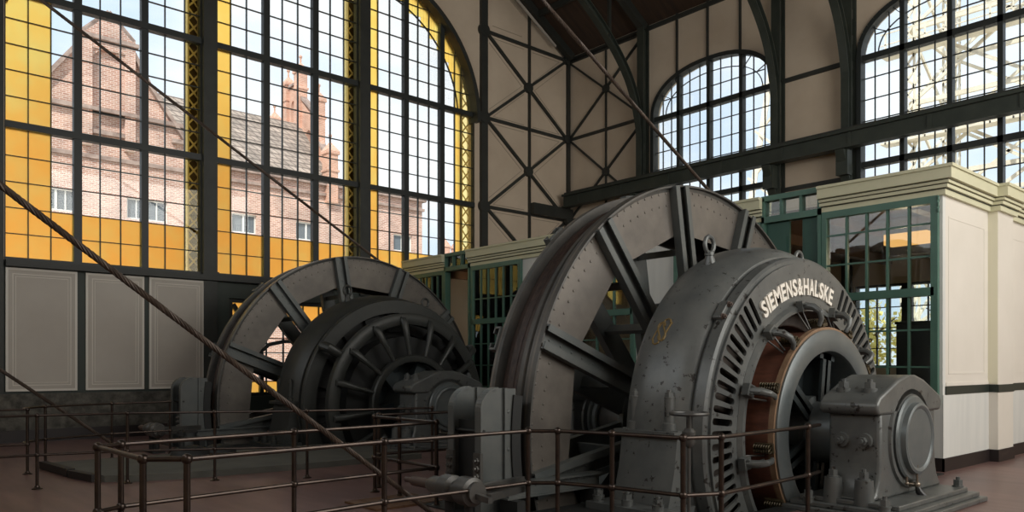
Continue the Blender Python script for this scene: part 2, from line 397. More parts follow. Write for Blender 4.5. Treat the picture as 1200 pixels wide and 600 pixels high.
SECT = [  # medium bays: (columns of panes)
 [(3.05, 3.53, 3.99, 4.47), (4.6, 5.04, 5.5, 5.98), (6.1, 6.55, 7.04, 7.45)],
 [(7.81, 8.25, 8.69, 9.16), (9.30, 9.73, 10.2, 10.65), (10.79, 11.23, 11.68, 12.11)],
 [(12.47, 12.86, 13.29, 13.8), (13.93, 14.36, 14.79, 15.21), (15.34, 15.84, 16.1, 16.62)]]
ROWS1 = [4.15, 4.75, 5.34, 5.93, 6.52, 7.13]; ROWS2 = [7.29, 7.87, 8.47, 9.06, 9.64, 10.19]; ROWS3 = [10.35, 10.94, 11.53, 12.12, 12.71, 13.3, 13.9, 14.5]
def big_window(n, bays):
    f = MB(); cl = MB(); am = MB(); ye = MB(); yc = MB()
    ya, yb = YW + .02, YW + .2
    def clip(x0, x1, z0, z1):
        zt = min(z1, min(arch_z(x0), arch_z(x1))); return zt
    for bi, cols in enumerate(bays):
        for k, x in enumerate(cols):
            top = min(14.2, arch_z(x))
            if k in (1, 2): f.box(x - .011, ya + .062, SILL, x + .011, yb - .042, top)
            elif k == 3 and bi < 2: f.box(x - .02, ya - .01, SILL, bays[bi + 1][0] + .02, yb - .01, top)
            else: f.box(x - .03, ya + .01, SILL, x + .03, yb - .02, top)
        for rows in (ROWS1, ROWS2, ROWS3):
            for z in rows[1:-1]:
                x1 = cols[3]
                if z > 10: 
                    while x1 > cols[0] and arch_z(x1) < z: x1 -= .05
                    if x1 <= cols[0]: continue
                f.box(cols[0], ya + .07, z - .01, x1, yb - .05, z + .01)
        for ri, rows in enumerate((ROWS1, ROWS2, ROWS3)):
            for r in range(len(rows) - 1):
                for c in range(3):
                    x0, x1, z0, z1 = cols[c], cols[c + 1], rows[r], rows[r + 1]
                    edge = (n == 1 and ((bi == 0 and c < 2) or (bi == 2 and c == 2))) or (n == 2 and ((bi == 0 and c == 0) or (bi == 2 and c == 2))) or (n == 3 and ((bi == 0 and c == 0) or (bi == 2 and c >= 1)))
                    low = ri == 0 and r < 2
                    yy = (YW + .105, YW + .117)
                    xm = (x0 + x1) / 2
                    if z0 > 10.3:
                        za, zb = arch_z(x0), arch_z(x1)
                        if min(za, zb) <= z0 and max(za, zb) <= z0: continue
                        if min(za, zb) < z1 or (n == 3 and x1 > 13.8):
                            # cut panes along the arch, amber outside the inner arc
                            N = 4
                            for q in range(N):
                                for q2 in range(2):
                                    xa = x0 + (x1 - x0) * q / N; xb = x0 + (x1 - x0) * (q + 1) / N
                                    za_, zb_ = z0 + (z1 - z0) * q2 / 2, z0 + (z1 - z0) * (q2 + 1) / 2
                                    zt = min(zb_, max(arch_z(xa), arch_z(xb)) + .05)
                                    if zt <= za_: continue
                                    xc, zc = (xa + xb) / 2, (za_ + zt) / 2
                                    inner = (xc > 12.57 and math.hypot(xc - 12.57, zc - 10) > 3.42) or (xc < 7.1 and math.hypot(xc - 7.1, zc - 10) > 3.42) or edge
                                    ((yc if xc > 16.1 else ye) if inner else cl).box(xa, yy[0], za_, xb, yy[1], zt)
                            continue
                    tgt = (am if (ri == 0 or (n == 1 and ri == 1 and r < 2)) else ye) if (edge or low) else cl
                    if (bi == 2 and c == 2): tgt = yc
                    tgt.box(x0, yy[0], z0, x1, yy[1], z1)
    x0, x1 = bays[0][0], bays[2][3]
    for z, h in ((TR1, .16), (TR2, .16)): f.box(x0, ya - .025, z - h / 2, x1, yb + .004, z + h / 2)
    f.box(x0, ya - .05, SILL - .02, x1, yb, SILL + .05)
    if n == 3:
        p = arc(12.57, 10.0, 3.42, 4, 75, 24)
        for a, b2 in zip(p[:-1], p[1:]): f.beam((a[0], YW + .11, a[1]), (b2[0], YW + .11, b2[1]), .05, .03, (0, 0, 1))
    if n == 1:
        p = arc(7.1, 10.0, 3.42, 105, 176, 24)
        for a, b2 in zip(p[:-1], p[1:]): f.beam((a[0], YW + .11, a[1]), (b2[0], YW + .11, b2[1]), .05, .03, (0, 0, 1))
    w = struct(f.build('window_%d' % n, M['bar']))
    cl.build('clear_panes', M['glass'], w)
    if am.v: am.build('amber_panes', M['amber'], w)
    if ye.v: ye.build('upper_amber_panes', M['amber'], w)
    if yc.v: yc.build('clear_yellow_panes', M['yclear'], w)
    if n < 3:                                   # wide post to the next section
        p = MB(); xe = x1 + .18; p.box(x1, YW - .12, 0 if n == 1 else SILL - .3, x1 + .36, YW + .3, min(14.2, arch_z(xe)))
        p.box(x1 - .03, YW - .16, SILL - .12, x1 + .39, YW + .02, SILL + .06)
        p.build('post', M['steel_dark'], w)
for n, bays in enumerate(SECT): big_window(n + 1, bays)
b = MB(); b.box(WX0, YW - .22, SILL - .17, 16.62, YW + .02, SILL - .03); struct(b.build('trim_1', M['steel_dark']))

# glazed entrance below the middle window
def portal():
    f = MB(); y0, y1 = YW + .03, YW + .18
    f.prism([(8.15, .9), (11.95, .9), (11.95, 3.55), (8.15, 3.55)], 'XZ', y0, y1, [[(8.27, 1.0), (11.83, 1.0), (11.83, 3.45), (8.27, 3.45)]])
    for x in (8.75, 9.25, 9.75, 10.35, 10.85, 11.35): f.box(x - .015, y0 + .04, 1.0, x + .015, y1 - .04, 3.45)
    for z in (1.3, 1.7, 2.1, 2.5, 2.9): f.box(8.27, y0 + .04, z - .014, 11.83, y1 - .04, z + .014)
    for s in (-1, 1):
        c = 10.05
        path = [(c + s * .95, y0 + .06, 1.0), (c + s * .95, y0 + .06, 2.0), (c + s * 1.02, y0 + .06, 2.4), (c + s * 1.2, y0 + .06, 2.75), (c + s * 1.5, y0 + .06, 3.0), (c + s * 1.75, y0 + .06, 3.4)]
        for a, b2 in zip(path[:-1], path[1:]): f.beam(a, b2, .12, .11, (0, 0, 1) if abs(a[0] - b2[0]) > .02 else (1, 0, 0))
        path = [(c + s * .95, y0 + .06, 2.15), (c + s * .75, y0 + .06, 2.32), (c + s * .3, y0 + .06, 2.42), (c, y0 + .06, 2.43)]
        for a, b2 in zip(path[:-1], path[1:]): f.beam(a, b2, .12, .1, (0, 0, 1))
        for r in (.45, .8):
            p = arc(c + s * 1.75, 1.3, r, 90 if s > 0 else 0, 180 if s > 0 else 90, 10)
            for a, b2 in zip(p[:-1], p[1:]): f.beam((a[0], y0 + .06, a[1]), (b2[0], y0 + .06, b2[1]), .04, .025, (0, 0, 1))
    w = struct(f.build('door_1', M['bar']))
    g = MB(); g.box(8.27, YW + .1, 1.3, 11.83, YW + .112, 2.9); g.build('clear_panes', M['glass'], w)
    g = MB(); g.box(8.27, YW + .1, 1.0, 11.83, YW + .112, 1.3); g.box(8.27, YW + .1, 2.9, 11.83, YW + .112, 3.45); g.build('amber_panes', M['amber'], w)
portal()

# riveted lattice columns outside behind the glass edge
def lattice_column(x0, x1, label):
    t = thing('lattice_column', label, 'column', ((x0 + x1) / 2, YW + .45, 0), 'lattice columns outside the large window')
    y0, y1 = YW + .37, YW + .53
    for x in (x0, x1):
        b = MB(); b.box(x - .02, y0, 0, x + .02, y1, 13.0); b.build('chord', M['tower'], t)
    b = MB(); z = .2; h = (x1 - x0) * 1.15
    while z < 12.6:
        b.beam((x0, y0 + .02, z), (x1, y0 + .02, z + h), .012, .045, (0, 0, 1)); b.beam((x1, y0 + .035, z), (x0, y0 + .035, z + h), .012, .045, (0, 0, 1)); z += h
    b.build('lacing', M['tower'], t)
    if x0 < 16:
        b = MB(); b.box(x0 + .02, y1 - .012, 0, x1 - .02, y1, 13.0); b.build('back_plate', M['bark'], t)
lattice_column(7.22, 7.52, 'laced steel column behind yellow glass at the left wide window post')
lattice_column(11.98, 12.3, 'laced steel column behind yellow glass at the right wide window post')
lattice_column(16.36, 16.72, 'laced steel column behind yellow glass at the right edge of the big window')

# ------------------------------------------------------------------ right side wall
def side_arch(yc, hw=2.27, sill=4.15):
    zs = 10.1; pts = [(yc - hw, sill), (yc + hw, sill), (yc + hw, zs)]
    for t in range(1, 24):
        a = PI * t / 24; pts.append((yc + hw * math.copysign(abs(math.cos(a)) ** .9, math.cos(a)), zs + 1.45 * math.sin(a) ** .85))
    pts.append((yc - hw, zs)); return pts
W1C, W2C = 14.43, 7.36
def rect(y0, y1, z0, z1): return [(y0, z0), (y1, z0), (y1, z1), (y0, z1)]
def wall_right():
    b = MB()
    b.prism([(YF, 0), (YW + .3, 0), (YW + .3, ZE), (YF, ZE)], 'YZ', XS, XS + .35, [side_arch(W1C), side_arch(W2C), rect(W2C - 2.2, W2C + 2.45, 1.65, 3.95)])
    w = struct(b.build('wall_right', M['plaster']))
    s = MB(); xa, xb = XS - .07, XS + .02
    def L(a, c, wd): s.beam((XS - .03, a[0], a[1]), (XS - .03, c[0], c[1]), .09, wd, (0, 0, 1) if abs(a[0] - c[0]) > .01 else (0, 1, 0))
    def V(y, z0, z1, wd): s.box(xa, y - wd / 2, z0, xb, y + wd / 2, z1)
    V(18.8, 0, ZE, .05)
    for z in (TR1, TR2, 13.2, SILL): L((17.0, z), (20.7, z), .1)
    for a, c in ((SILL, TR1), (TR1, TR2), (TR2, 13.2)):
        L((17.0, a), (20.65, c), .065); L((17.0, c), (20.65, a), .065); s.cyl((xa - .02, 18.8, (a + c) / 2), (xb, 18.8, (a + c) / 2), .15, 20)
    for y in (15.68, 14.49, 13.31, 8.52, 7.36, 6.24): V(y, 11.3, ZE, .06)
    for z in (10.1, 7.75, 6.9): L((12.0, z), (9.9, z), .12)
    L((YF, ZE - .12), (20.7, ZE - .12), .14)
    s.build('timber_frame', M['steel_dark'], w)
wall_right()
def side_window(n, yc, ms):
    arch = side_arch(yc); f = MB(); x0, x1 = XS + .02, XS + .2
    pts = arch[1:] + arch[:1]
    for a, c in zip(pts[:-1], pts[1:]): f.beam((XS + .06, a[0], a[1]), (XS + .06, c[0], c[1]), .28, .13, (0, 0, 1) if abs(a[0] - c[0]) > .01 else (0, 1, 0))
    def top(y):
        u = min(1, abs(y - yc) / 2.27); a = math.acos(u ** (1 / .9)); return 10.1 + 1.45 * math.sin(a) ** .85
    edges = [yc + 2.27] + ms + [yc - 2.27]
    for y in ms: f.box(x0 - .03, y - .06, SILL, x1, y + .06, top(y))
    for a, c in zip(edges[:-1], edges[1:]):
        for k in (1, 2):
            y = a + (c - a) * k / 3; f.box(x0 + .07, y - .013, SILL, x1 - .07, y + .013, top(y))
    for z in (10.1, 7.2): f.box(x0 - .03, yc - 2.27, z - .08, x1, yc + 2.27, z + .08)
    for z in (4.75, 5.35, 5.95, 6.55, 7.82, 8.4, 8.98, 9.56): f.box(x0 + .07, yc - 2.27, z - .012, x1 - .07, yc + 2.27, z + .012)
    for z in (10.7,): f.box(x0 + .07, yc - 1.9, z - .012, x1 - .07, yc + 1.9, z + .012)
    p = [(yc + (a[0] - yc) * .8, 10.1 + (a[1] - 10.1) * .74) for a in arch[2:]]
    for a, c in zip(p[:-1], p[1:]): f.beam((XS + .11, a[0], a[1]), (XS + .11, c[0], c[1]), .03, .025, (0, 0, 1))
    for t in (4, 7, 17, 20): 
        a = arch[2 + t]; c = p[t]; f.beam((XS + .11, a[0], a[1]), (XS + .11, c[0], c[1]), .03, .02, (0, 0, 1))
    w = struct(f.build('window_%d' % n, M['bar']))
    g = MB(); g.prism(arch, 'YZ', XS + .105, XS + .115); g.build('clear_panes', M['glass'], w)
side_window(4, W1C, [15.66, 14.49, 13.31]); side_window(5, W2C, [8.516, 7.36, 6.24])
def low_window():
    f = MB(); y0, y1 = W2C - 2.2, W2C + 2.45
    f.prism(rect(y0, y1, 1.65, 3.95), 'YZ', XS - .02, XS + .2, [rect(y0 + .1, y1 - .1, 1.75, 3.85)])
    f.box(XS - .02, 8.3, 1.7, XS + .2, 8.52, 3.9)
    for y in (9.2, 8.86, 7.9, 7.4, 6.9, 6.4, 5.9, 5.5): f.box(XS + .06, y - .013, 1.7, XS + .14, y + .013, 3.9)
    for z in (2.2, 2.75, 3.3): f.box(XS + .06, y0, z - .012, XS + .14, y1, z + .012)
    w = struct(f.build('window_6', M['bar']))
    g = MB(); g.box(XS + .1, y0, 1.7, XS + .11, y1, 3.9); g.build('clear_panes', M['glass'], w)
low_window()

# ------------------------------------------------------------------ other walls and roof
def frosted_window(n, pl, a0, a1, z0, z1, pos, inward):
    f = MB(); g = MB(); d0, d1 = sorted((pos, pos - inward * .12))
    f.prism(rect(a0, a1, z0, z1), pl, d0, d1, [rect(a0 + .1, a1 - .1, z0 + .1, z1 - .1)])
    k = int((a1 - a0) / .9)
    for i in range(1, k):
        a = a0 + (a1 - a0) * i / k
        f.box(*((a - .03, d0, z0, a + .03, d1, z1) if pl == 'XZ' else (d0, a - .03, z0, d1, a + .03, z1)))
    k = int((z1 - z0) / .9)
    for i in range(1, k):
        z = z0 + (z1 - z0) * i / k
        f.box(*((a0, d0, z - .025, a1, d1, z + .025) if pl == 'XZ' else (d0, a0, z - .025, d1, a1, z + .025)))
    w = struct(f.build('window_%d' % n, M['bar']))
    m = (d0 + d1) / 2
    if pl == 'XZ': g.box(a0, m - .005, z0, a1, m + .005, z1)
    else: g.box(m - .005, a0, z0, m + .005, a1, z1)
    g.build('frosted_panes', M['frost'], w)
b = MB(); b.prism([(YF, 0), (YW + .3, 0), (YW + .3, ZE), (YF, ZE)], 'YZ', XL - .35, XL, [rect(9.2, 12.8, 4.15, 10.8), rect(14.0, 18.0, 4.15, 10.8), rect(2.0, 6.5, 4.15, 10.8)])
struct(b.build('wall_left', M['plaster']))
frosted_window(7, 'YZ', 9.2, 12.8, 4.15, 10.8, XL - .1, -1)
frosted_window(8, 'YZ', 14.0, 18.0, 4.15, 10.8, XL - .1, -1)
frosted_window(9, 'YZ', 2.0, 6.5, 4.15, 10.8, XL - .1, -1)
b = MB(); b.prism([(XL - .4, 0), (XS + .4, 0), (XS + .4, ZE), (10, ridge_z(10)), (XL - .4, ZE)], 'XZ', YF - .35, YF, [rect(4.5, 19.5, 3.0, 12.0)])
struct(b.build('wall_front', M['plaster']))
frosted_window(10, 'XZ', 4.5, 19.5, 3.0, 12.0, YF - .1, -1)
b = MB()
for s in (-1, 1):
    e = 10 + s * 11.6
    b.add([(e, YF - .4, ZE - .236), (10, YF - .4, ridge_z(10)), (10, YW + .5, ridge_z(10)), (e, YW + .5, ZE - .236), (e, YF - .4, ZE + .1), (10, YF - .4, ridge_z(10) + .34), (10, YW + .5, ridge_z(10) + .34), (e, YW + .5, ZE + .1)],
          [(0, 1, 2, 3), (7, 6, 5, 4), (0, 4, 5, 1), (1, 5, 6, 2), (2, 6, 7, 3), (3, 7, 4, 0)])
struct(b.build('ceiling', M['wood']))
b = MB()
for s in (-1, 1):
    for y in (20.45, 17.0, 12.05, 9.85, 4.9, 0, -4.2):
        b.beam((10 + s * 11.1, y, ZE - .05), (10, y, ridge_z(10) - .22), .24, .34, (0, 0, 1))
    for k in range(1, 6):
        x = 10 + s * (11.2 - k * 1.9); b.beam((x, YF, ridge_z(x) - .12), (x, YW, ridge_z(x) - .12), .12, .2, (0, 0, 1))
struct(b.build('trim_2', M['steel_dark']))
b = MB(); b.beam((18.2, YW - .3, ridge_z(18.2) - .5), (20.2, YW - .3, ridge_z(20.2) - .5), .06, .07, (0, 0, 1)); struct(b.build('trim_3', M['panel']))  # pale strip painted in place of light through the roof edge gap

# wall columns and arched roof braces
BR = [(21.02, 7.9), (21.02, 9.2), (20.98, 9.9), (20.65, 10.96), (20.11, 11.78), (19.26, 12.6), (18.32, 13.28), (17.0, 14.05), (15.2, 14.75), (13.0, 15.2)]
def smooth_path(p, n=4):
    P = [Vector((a, 0, c)) for a, c in p]; out = []
    for i in range(len(P) - 1):
        p0, p1, p2, p3 = P[max(i - 1, 0)], P[i], P[i + 1], P[min(i + 2, len(P) - 1)]
        for k in range(n):
            t = k / n
            out.append(.5 * ((2 * p1) + (-p0 + p2) * t + (2 * p0 - 5 * p1 + 4 * p2 - p3) * t * t + (-p0 + 3 * p1 - 3 * p2 + p3) * t ** 3))
    out.append(P[-1]); return out
COLS = [(17.0, 'left of the farther arched window'), (11.96, 'right of the farther arched window'), (9.85, 'left of the nearer arched window'), (4.85, 'at the near end of the side wall')]
for y, wh in COLS:
    t = thing('wall_column', 'dark green riveted steel wall column ' + wh, 'column', (21.0, y, 0), 'steel columns on the right wall')
    b = MB(); b.box(20.9, y - .03, 0, XS, y + .03, ZE); b.box(20.88, y - .14, 0, 20.92, y + .14, ZE); b.box(XS - .05, y - .14, 0, XS - .005, y + .14, ZE); b.build('shaft', M['steel'], t)
    b = MB()
    for k in range(18):
        z = .8 + k * .7; b.box(20.9, y - .135, z - .12, 20.98, y + .135, z + .12)
    b.build('batten_plates', M['steel_dark'], t)
    if y < 5: continue
    t = thing('roof_brace', 'curved dark green roof brace rising from the column ' + wh, 'brace', (20.9, y, 7.9), 'curved roof braces')
    P = smooth_path([(x - .12, z) for x, z in BR])
    b = MB(); out = []; inn = []
    for i, p in enumerate(P):
        a = P[max(i - 1, 0)]; c = P[min(i + 1, len(P) - 1)]; d = (c - a).normalized(); nn = Vector((d.z, 0, -d.x))
        out.append((p + nn * .1)[:]); inn.append((p - nn * .1)[:])
    b.prism([(q[0], q[2]) for q in out] + [(q[0], q[2]) for q in reversed(inn)], 'XZ', y - .02, y + .02)
    for path in (out, inn):
        for p, q in zip(path[:-1], path[1:]): b.beam((p[0], y, p[2]), (q[0], y, q[2]), .22, .03, (0, 0, 1) if abs(p[0] - q[0]) > 1e-3 else (1, 0, 0))
    b.build('arched_rib', M['steel'], t)
    for x in (19.3, 17.4, 15.2):
        b = MB(); z0 = min(P, key=lambda q: abs(q.x - x)).z; b.box(x - .05, y - .05, z0, x + .05, y + .05, ridge_z(x) - .3); b.build('hanger', M['steel_dark'], t)

# crane girder with bracket
t = thing('crane_girder', 'long dark green crane runway girder crossing the side wall below the arches', 'girder', (20.6, 13, 7.6))
b = MB(); b.box(20.55, -4.4, 7.62, 20.63, 20.35, 8.02); b.box(20.45, -4.4, 7.99, 20.75, 20.36, 8.06); b.box(20.45, -4.4, 7.58, 20.75, 20.35, 7.63); b.build('plate_girder', M['steel'], t)
for k in range(12):
    b = MB(); y = 19.6 - k * 2.0; b.box(20.52, y - .05, 7.632, 20.549, y + .05, 7.988); b.build('stiffener', M['steel'], t)
b = MB(); b.box(20.53, -4.4, 8.06, 20.62, 20.3, 8.13); b.build('crane_rail', M['steel_dark'], t)
for y in (17.0, 12.05, 9.85, 4.85):
    b = MB(); b.box(20.6, y - .16, 6.9, 20.88, y + .16, 7.57)
    b.prism([(20.45, 7.56), (20.87, 7.56), (20.87, 6.7)], 'XZ', y - .12, y + .12); b.build('bracket', M['steel'], t)
t = thing('corner_bracket', 'dark steel bracket beam in the wall corner under the girder end', 'bracket', (20.5, 20.5, 7.2))
b = MB(); b.box(19.1, YW - .32, 7.2, 21.1, YW - .13, 7.6); b.build('beam', M['steel_dark'], t)
b = MB(); b.prism([(20.75, 7.2), (21.1, 7.2), (21.1, 6.6)], 'XZ', YW - .31, YW - .14); b.build('gusset', M['steel_dark'], t)

# ------------------------------------------------------------------ control cabin
def cabin():
    t = thing('control_cabin', 'white and green glazed control cabin along the right wall', 'cabin', (XC, YC, 0))
    TH = .12
    # solid front wall pieces, glazed bays and doors are openings in it
    bays = [(4.99, 6.87, 1.11, 4.52), (6.92, 8.12, 0, 4.98), (8.22, 10.18, 1.11, 4.52), (11.37, 14.64, 1.11, 4.08), (15.18, 17.18, 1.11, 4.52), (17.26, 18.45, 0, 4.98), (18.53, 20.35, 1.11, 4.52)]
    b = MB(); out = [(YC, 1.26), (YC, 4.5), ] 
    poly = [(YC, 0)]
    for (a, c, z0, z1) in bays:
        if z0 == 0: poly += [(a, 0), (a, 4.5), (c, 4.5), (c, 0)]
    poly += [(YW - .2, 0), (YW - .2, 4.54), (YC, 4.54)]
    b.prism(poly, 'YZ', XC, XC + TH, [rect(a, c, z0, z1) for a, c, z0, z1 in bays if z0 > 0])
    b.build('front_wall', M['white_low'], t)
    b = MB(); b.box(XC + TH, YC, 0, XS - .1, YC + .15, 4.54); b.build('side_wall', M['white'], t)
    b = MB(); b.box(XC - .004, YC - .012, .2, XS - .1, YC, 1.26); b.build('plinth', M['white_low'], t)
    b = MB(); b.box(XC + .13, YW - .34, 0, XS - .13, YW - .24, 4.6); b.build('end_wall', M['white'], t)
    b = MB(); b.prism(rect(YC + .15, YW - .35, 0, 4.62), 'YZ', XS - .12, XS - .085, [rect(W2C - 2.1, W2C + 2.35, 1.7, 3.9)]); b.build('back_wall', M['plaster'], t)
    # pilaster
    b = MB()
    b.box(15.92, YC - .16, 0, 16.77, YC, 4.54); b.build('pilaster', M['white'], t)
    b = MB(); b.box(15.912, YC - .155, 1.41, 15.92, YC, 4.54); b.build('pilaster_edge', M['pale_cream'], t)
    b = MB(); b.box(XC + .1, YC - .02, 1.26, XS - .1, YC - .002, 1.4)
    b.box(15.91, YC - .175, 1.26, 16.78, YC, 1.4); b.build('dado_band', M['band'], t)
    b = MB()
    for z in (1.6, 4.2): b.box(XC + .25, YC - .006, z, 15.72, YC, z + .03); b.box(16.92, YC - .006, z, XS - .2, YC, z + .03)
    for x in (XC + .25, 15.69, 16.3): b.box(x, YC - .006, 1.63, x + .03, YC, 4.2)
    b.box(XC + .13, YC - .012, 1.405, XS - .1, YC - .001, 1.46)
    b.build('panel_moulding', M['white'], t)
    b = MB(); b.box(XC - .02, YC - .03, 0, XS - .1, YC, .22); b.box(15.90, YC - .18, 0, 16.79, YC, .22)
    b.box(XC - .02, YC - .03, 0, XC, 6.85, .22); b.box(XC - .02, 8.2, 0, XC, 17.2, .22); b.build('skirting', M['base'], t)
    # cornice: stepped profile, interrupted above the doors, breaking forward round the pilaster
    steps = [(4.54, 4.63, .06), (4.646, 4.7, .11), (4.716, 4.76, .14), (4.776, 4.95, .2), (4.95, 5.0, .23)]
    b = MB(); g = MB()
    runs = [(YC, 6.94), (8.1, 17.3), (18.42, YW - .2)]
    def ring(mb, z0, z1, p, e=0):
        # L-shaped run with the near corner, then the straight run between and beyond the doors
        q = .6 * p
        mb.prism([(XC - p, 6.94 - e), (XC - p, YC - p), (15.89 - q, YC - p), (15.89 - q, YC - .16 - p), (16.80 + q, YC - .16 - p), (16.80 + q, YC - p), (XS - .12, YC - p), (XS - .12, YC + .25), (XC + .25, YC + .25), (XC + .25, 6.94 - e)], 'XY', z0, z1)
        for a, c in runs[1:]: mb.box(XC - p, a + e, z0, XC + .25, c - e, z1)
    for z0, z1, p in steps: ring(b, z0, z1, p)
    for z0, p in ((4.63, .075), (4.7, .1), (4.76, .13)): ring(g, z0, z0 + .016, p, .004)
    b.build('cornice', M['cream'], t); g.build('cornice_groove', M['cream_dark'], t)
    b = MB(); b.box(XC + .26, YC + .26, 4.62, XS - .13, YW - .21, 4.74); b.build('roof', M['joist'], t)
    b = MB()
    for k in range(9): b.box(XC + .15, 5.3 + k * 1.7, 4.4, XS - .15, 5.5 + k * 1.7, 4.62)
    b.build('ceiling_joist', M['joist'], t)
    # glazed screens
    for (a, c, z0, z1) in bays:
        if z0 == 0: continue
        f = MB(); x0, x1 = XC - .05, XC + .08
        f.prism(rect(a - .06, c + .04, z0 - .0, z1 + .02), 'YZ', x0 - .03, x1, [rect(a + .05, c - .05, z0 + .07, z1 - .1)])
        k = 5 if a < 10 else 6
        for i in range(1, k + 0):
            y = a + .05 + (c - a - .1) * i / k; f.box(x0, y - .018, z0, x1 - .05, y + .018, z1)
        for z in ((4.1, 3.56, 2.34, 1.72) if a < 10 else (3.6, 2.35, 1.75)): f.box(x0 + .01, a, z - .015, x1 - .06, c, z + .015)
        f.box(x0 - .03, a, 2.9, x1, c, 3.04)
        for z in (4.46, 4.36, 4.26): f.cyl((x0 - .03, a - .07, z), (x0 - .03, a - .07, z + .06), .02, 8)
        o = f.build('glazed_screen', M['green'], t)
        g = MB(); g.box(XC - .02, a + .04, z0 + .05, XC - .01, c - .04, z1 - .08); g.build('screen_panes', M['cabglass'], o)
    # door frames with fanlights
    for (a, c) in ((6.92, 8.12), (17.26, 18.45)):
        f = MB(); x0, x1 = XC - .1, XC + .1
        f.box(x0, a, 0, x1, a + .06, 4.98); f.box(x0, c - .06, 0, x1, c, 4.98); f.box(x0, a, 4.5, x1, c, 4.62); f.box(x0, a, 4.92, x1, c, 5.02)
        for k in (1, 2):
            y = a + (c - a) * k / 3; f.box(x0 + .02, y - .025, 4.6, x1 - .02, y + .025, 4.94)
        o = f.build('door_frame', M['green'], t)
        g = MB(); g.box(XC - .01, a + .05, 4.6, XC, c - .05, 4.94); g.build('fanlight', M['cabglass'], o)
    for (a, c) in ((6.98, 7.32), (7.58, 8.06)):
        f = MB(); f.box(XC + .0, a, .03, XC + .05, c, 4.49)
        for z0, z1 in ((.2, 1.4), (1.55, 2.9), (3.05, 4.2)): f.box(XC - .015, a + .05, z0, XC + .0, c - .05, z1)
        f.build('door_leaf', M['green_door'], t)
    f = MB(); f.box(XC + .9, 17.3, 0, XC + .95, 18.4, 4.4); f.box(XC + .86, 17.45, .05, XC + .9, 18.1, 3.6); f.build('inner_door', M['cream'], t)
    return t
cabin()
t = thing('ceiling_lamp', 'warm glowing rectangular lamp under the ceiling behind the cabin glass', 'lamp', (15.5, 6.1, 4.06))  # added glow in place of a warm reflection in the cabin glass
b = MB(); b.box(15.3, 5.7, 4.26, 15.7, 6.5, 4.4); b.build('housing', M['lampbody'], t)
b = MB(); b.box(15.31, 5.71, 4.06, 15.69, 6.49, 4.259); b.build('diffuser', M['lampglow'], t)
t = thing('ceiling_lamp', 'warm ceiling lamp inside the cabin near its farther doorway', 'lamp', (15.2, 17.2, 4.2))  # second glowing box, added out of sight to brighten the cabin
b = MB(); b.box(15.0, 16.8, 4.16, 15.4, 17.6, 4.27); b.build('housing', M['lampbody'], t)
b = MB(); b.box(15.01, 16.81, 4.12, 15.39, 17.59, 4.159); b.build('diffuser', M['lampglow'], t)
t = thing('switch_cabinet', 'black cabinet standing inside the glazed cabin corner', 'cabinet', (15.1, 5.7, 0))
b = MB(); b.box(14.8, 5.35, .08, 15.4, 6.05, 2.5); b.box(14.78, 5.33, 2.5, 15.42, 6.07, 2.55); b.box(14.84, 5.39, 0, 15.36, 6.01, .08); b.build('body', M['black'], t, .01)
b = MB(); b.box(14.77, 5.4, .15, 14.8, 6.0, 2.45); d = b.build('door', M['black'], t)
b = MB(); b.cyl((14.74, 5.48, 1.2), (14.74, 5.48, 1.4), .012); b.cyl((14.77, 5.48, 1.22), (14.74, 5.48, 1.22), .008); b.build('handle', M['steelbright'], d)

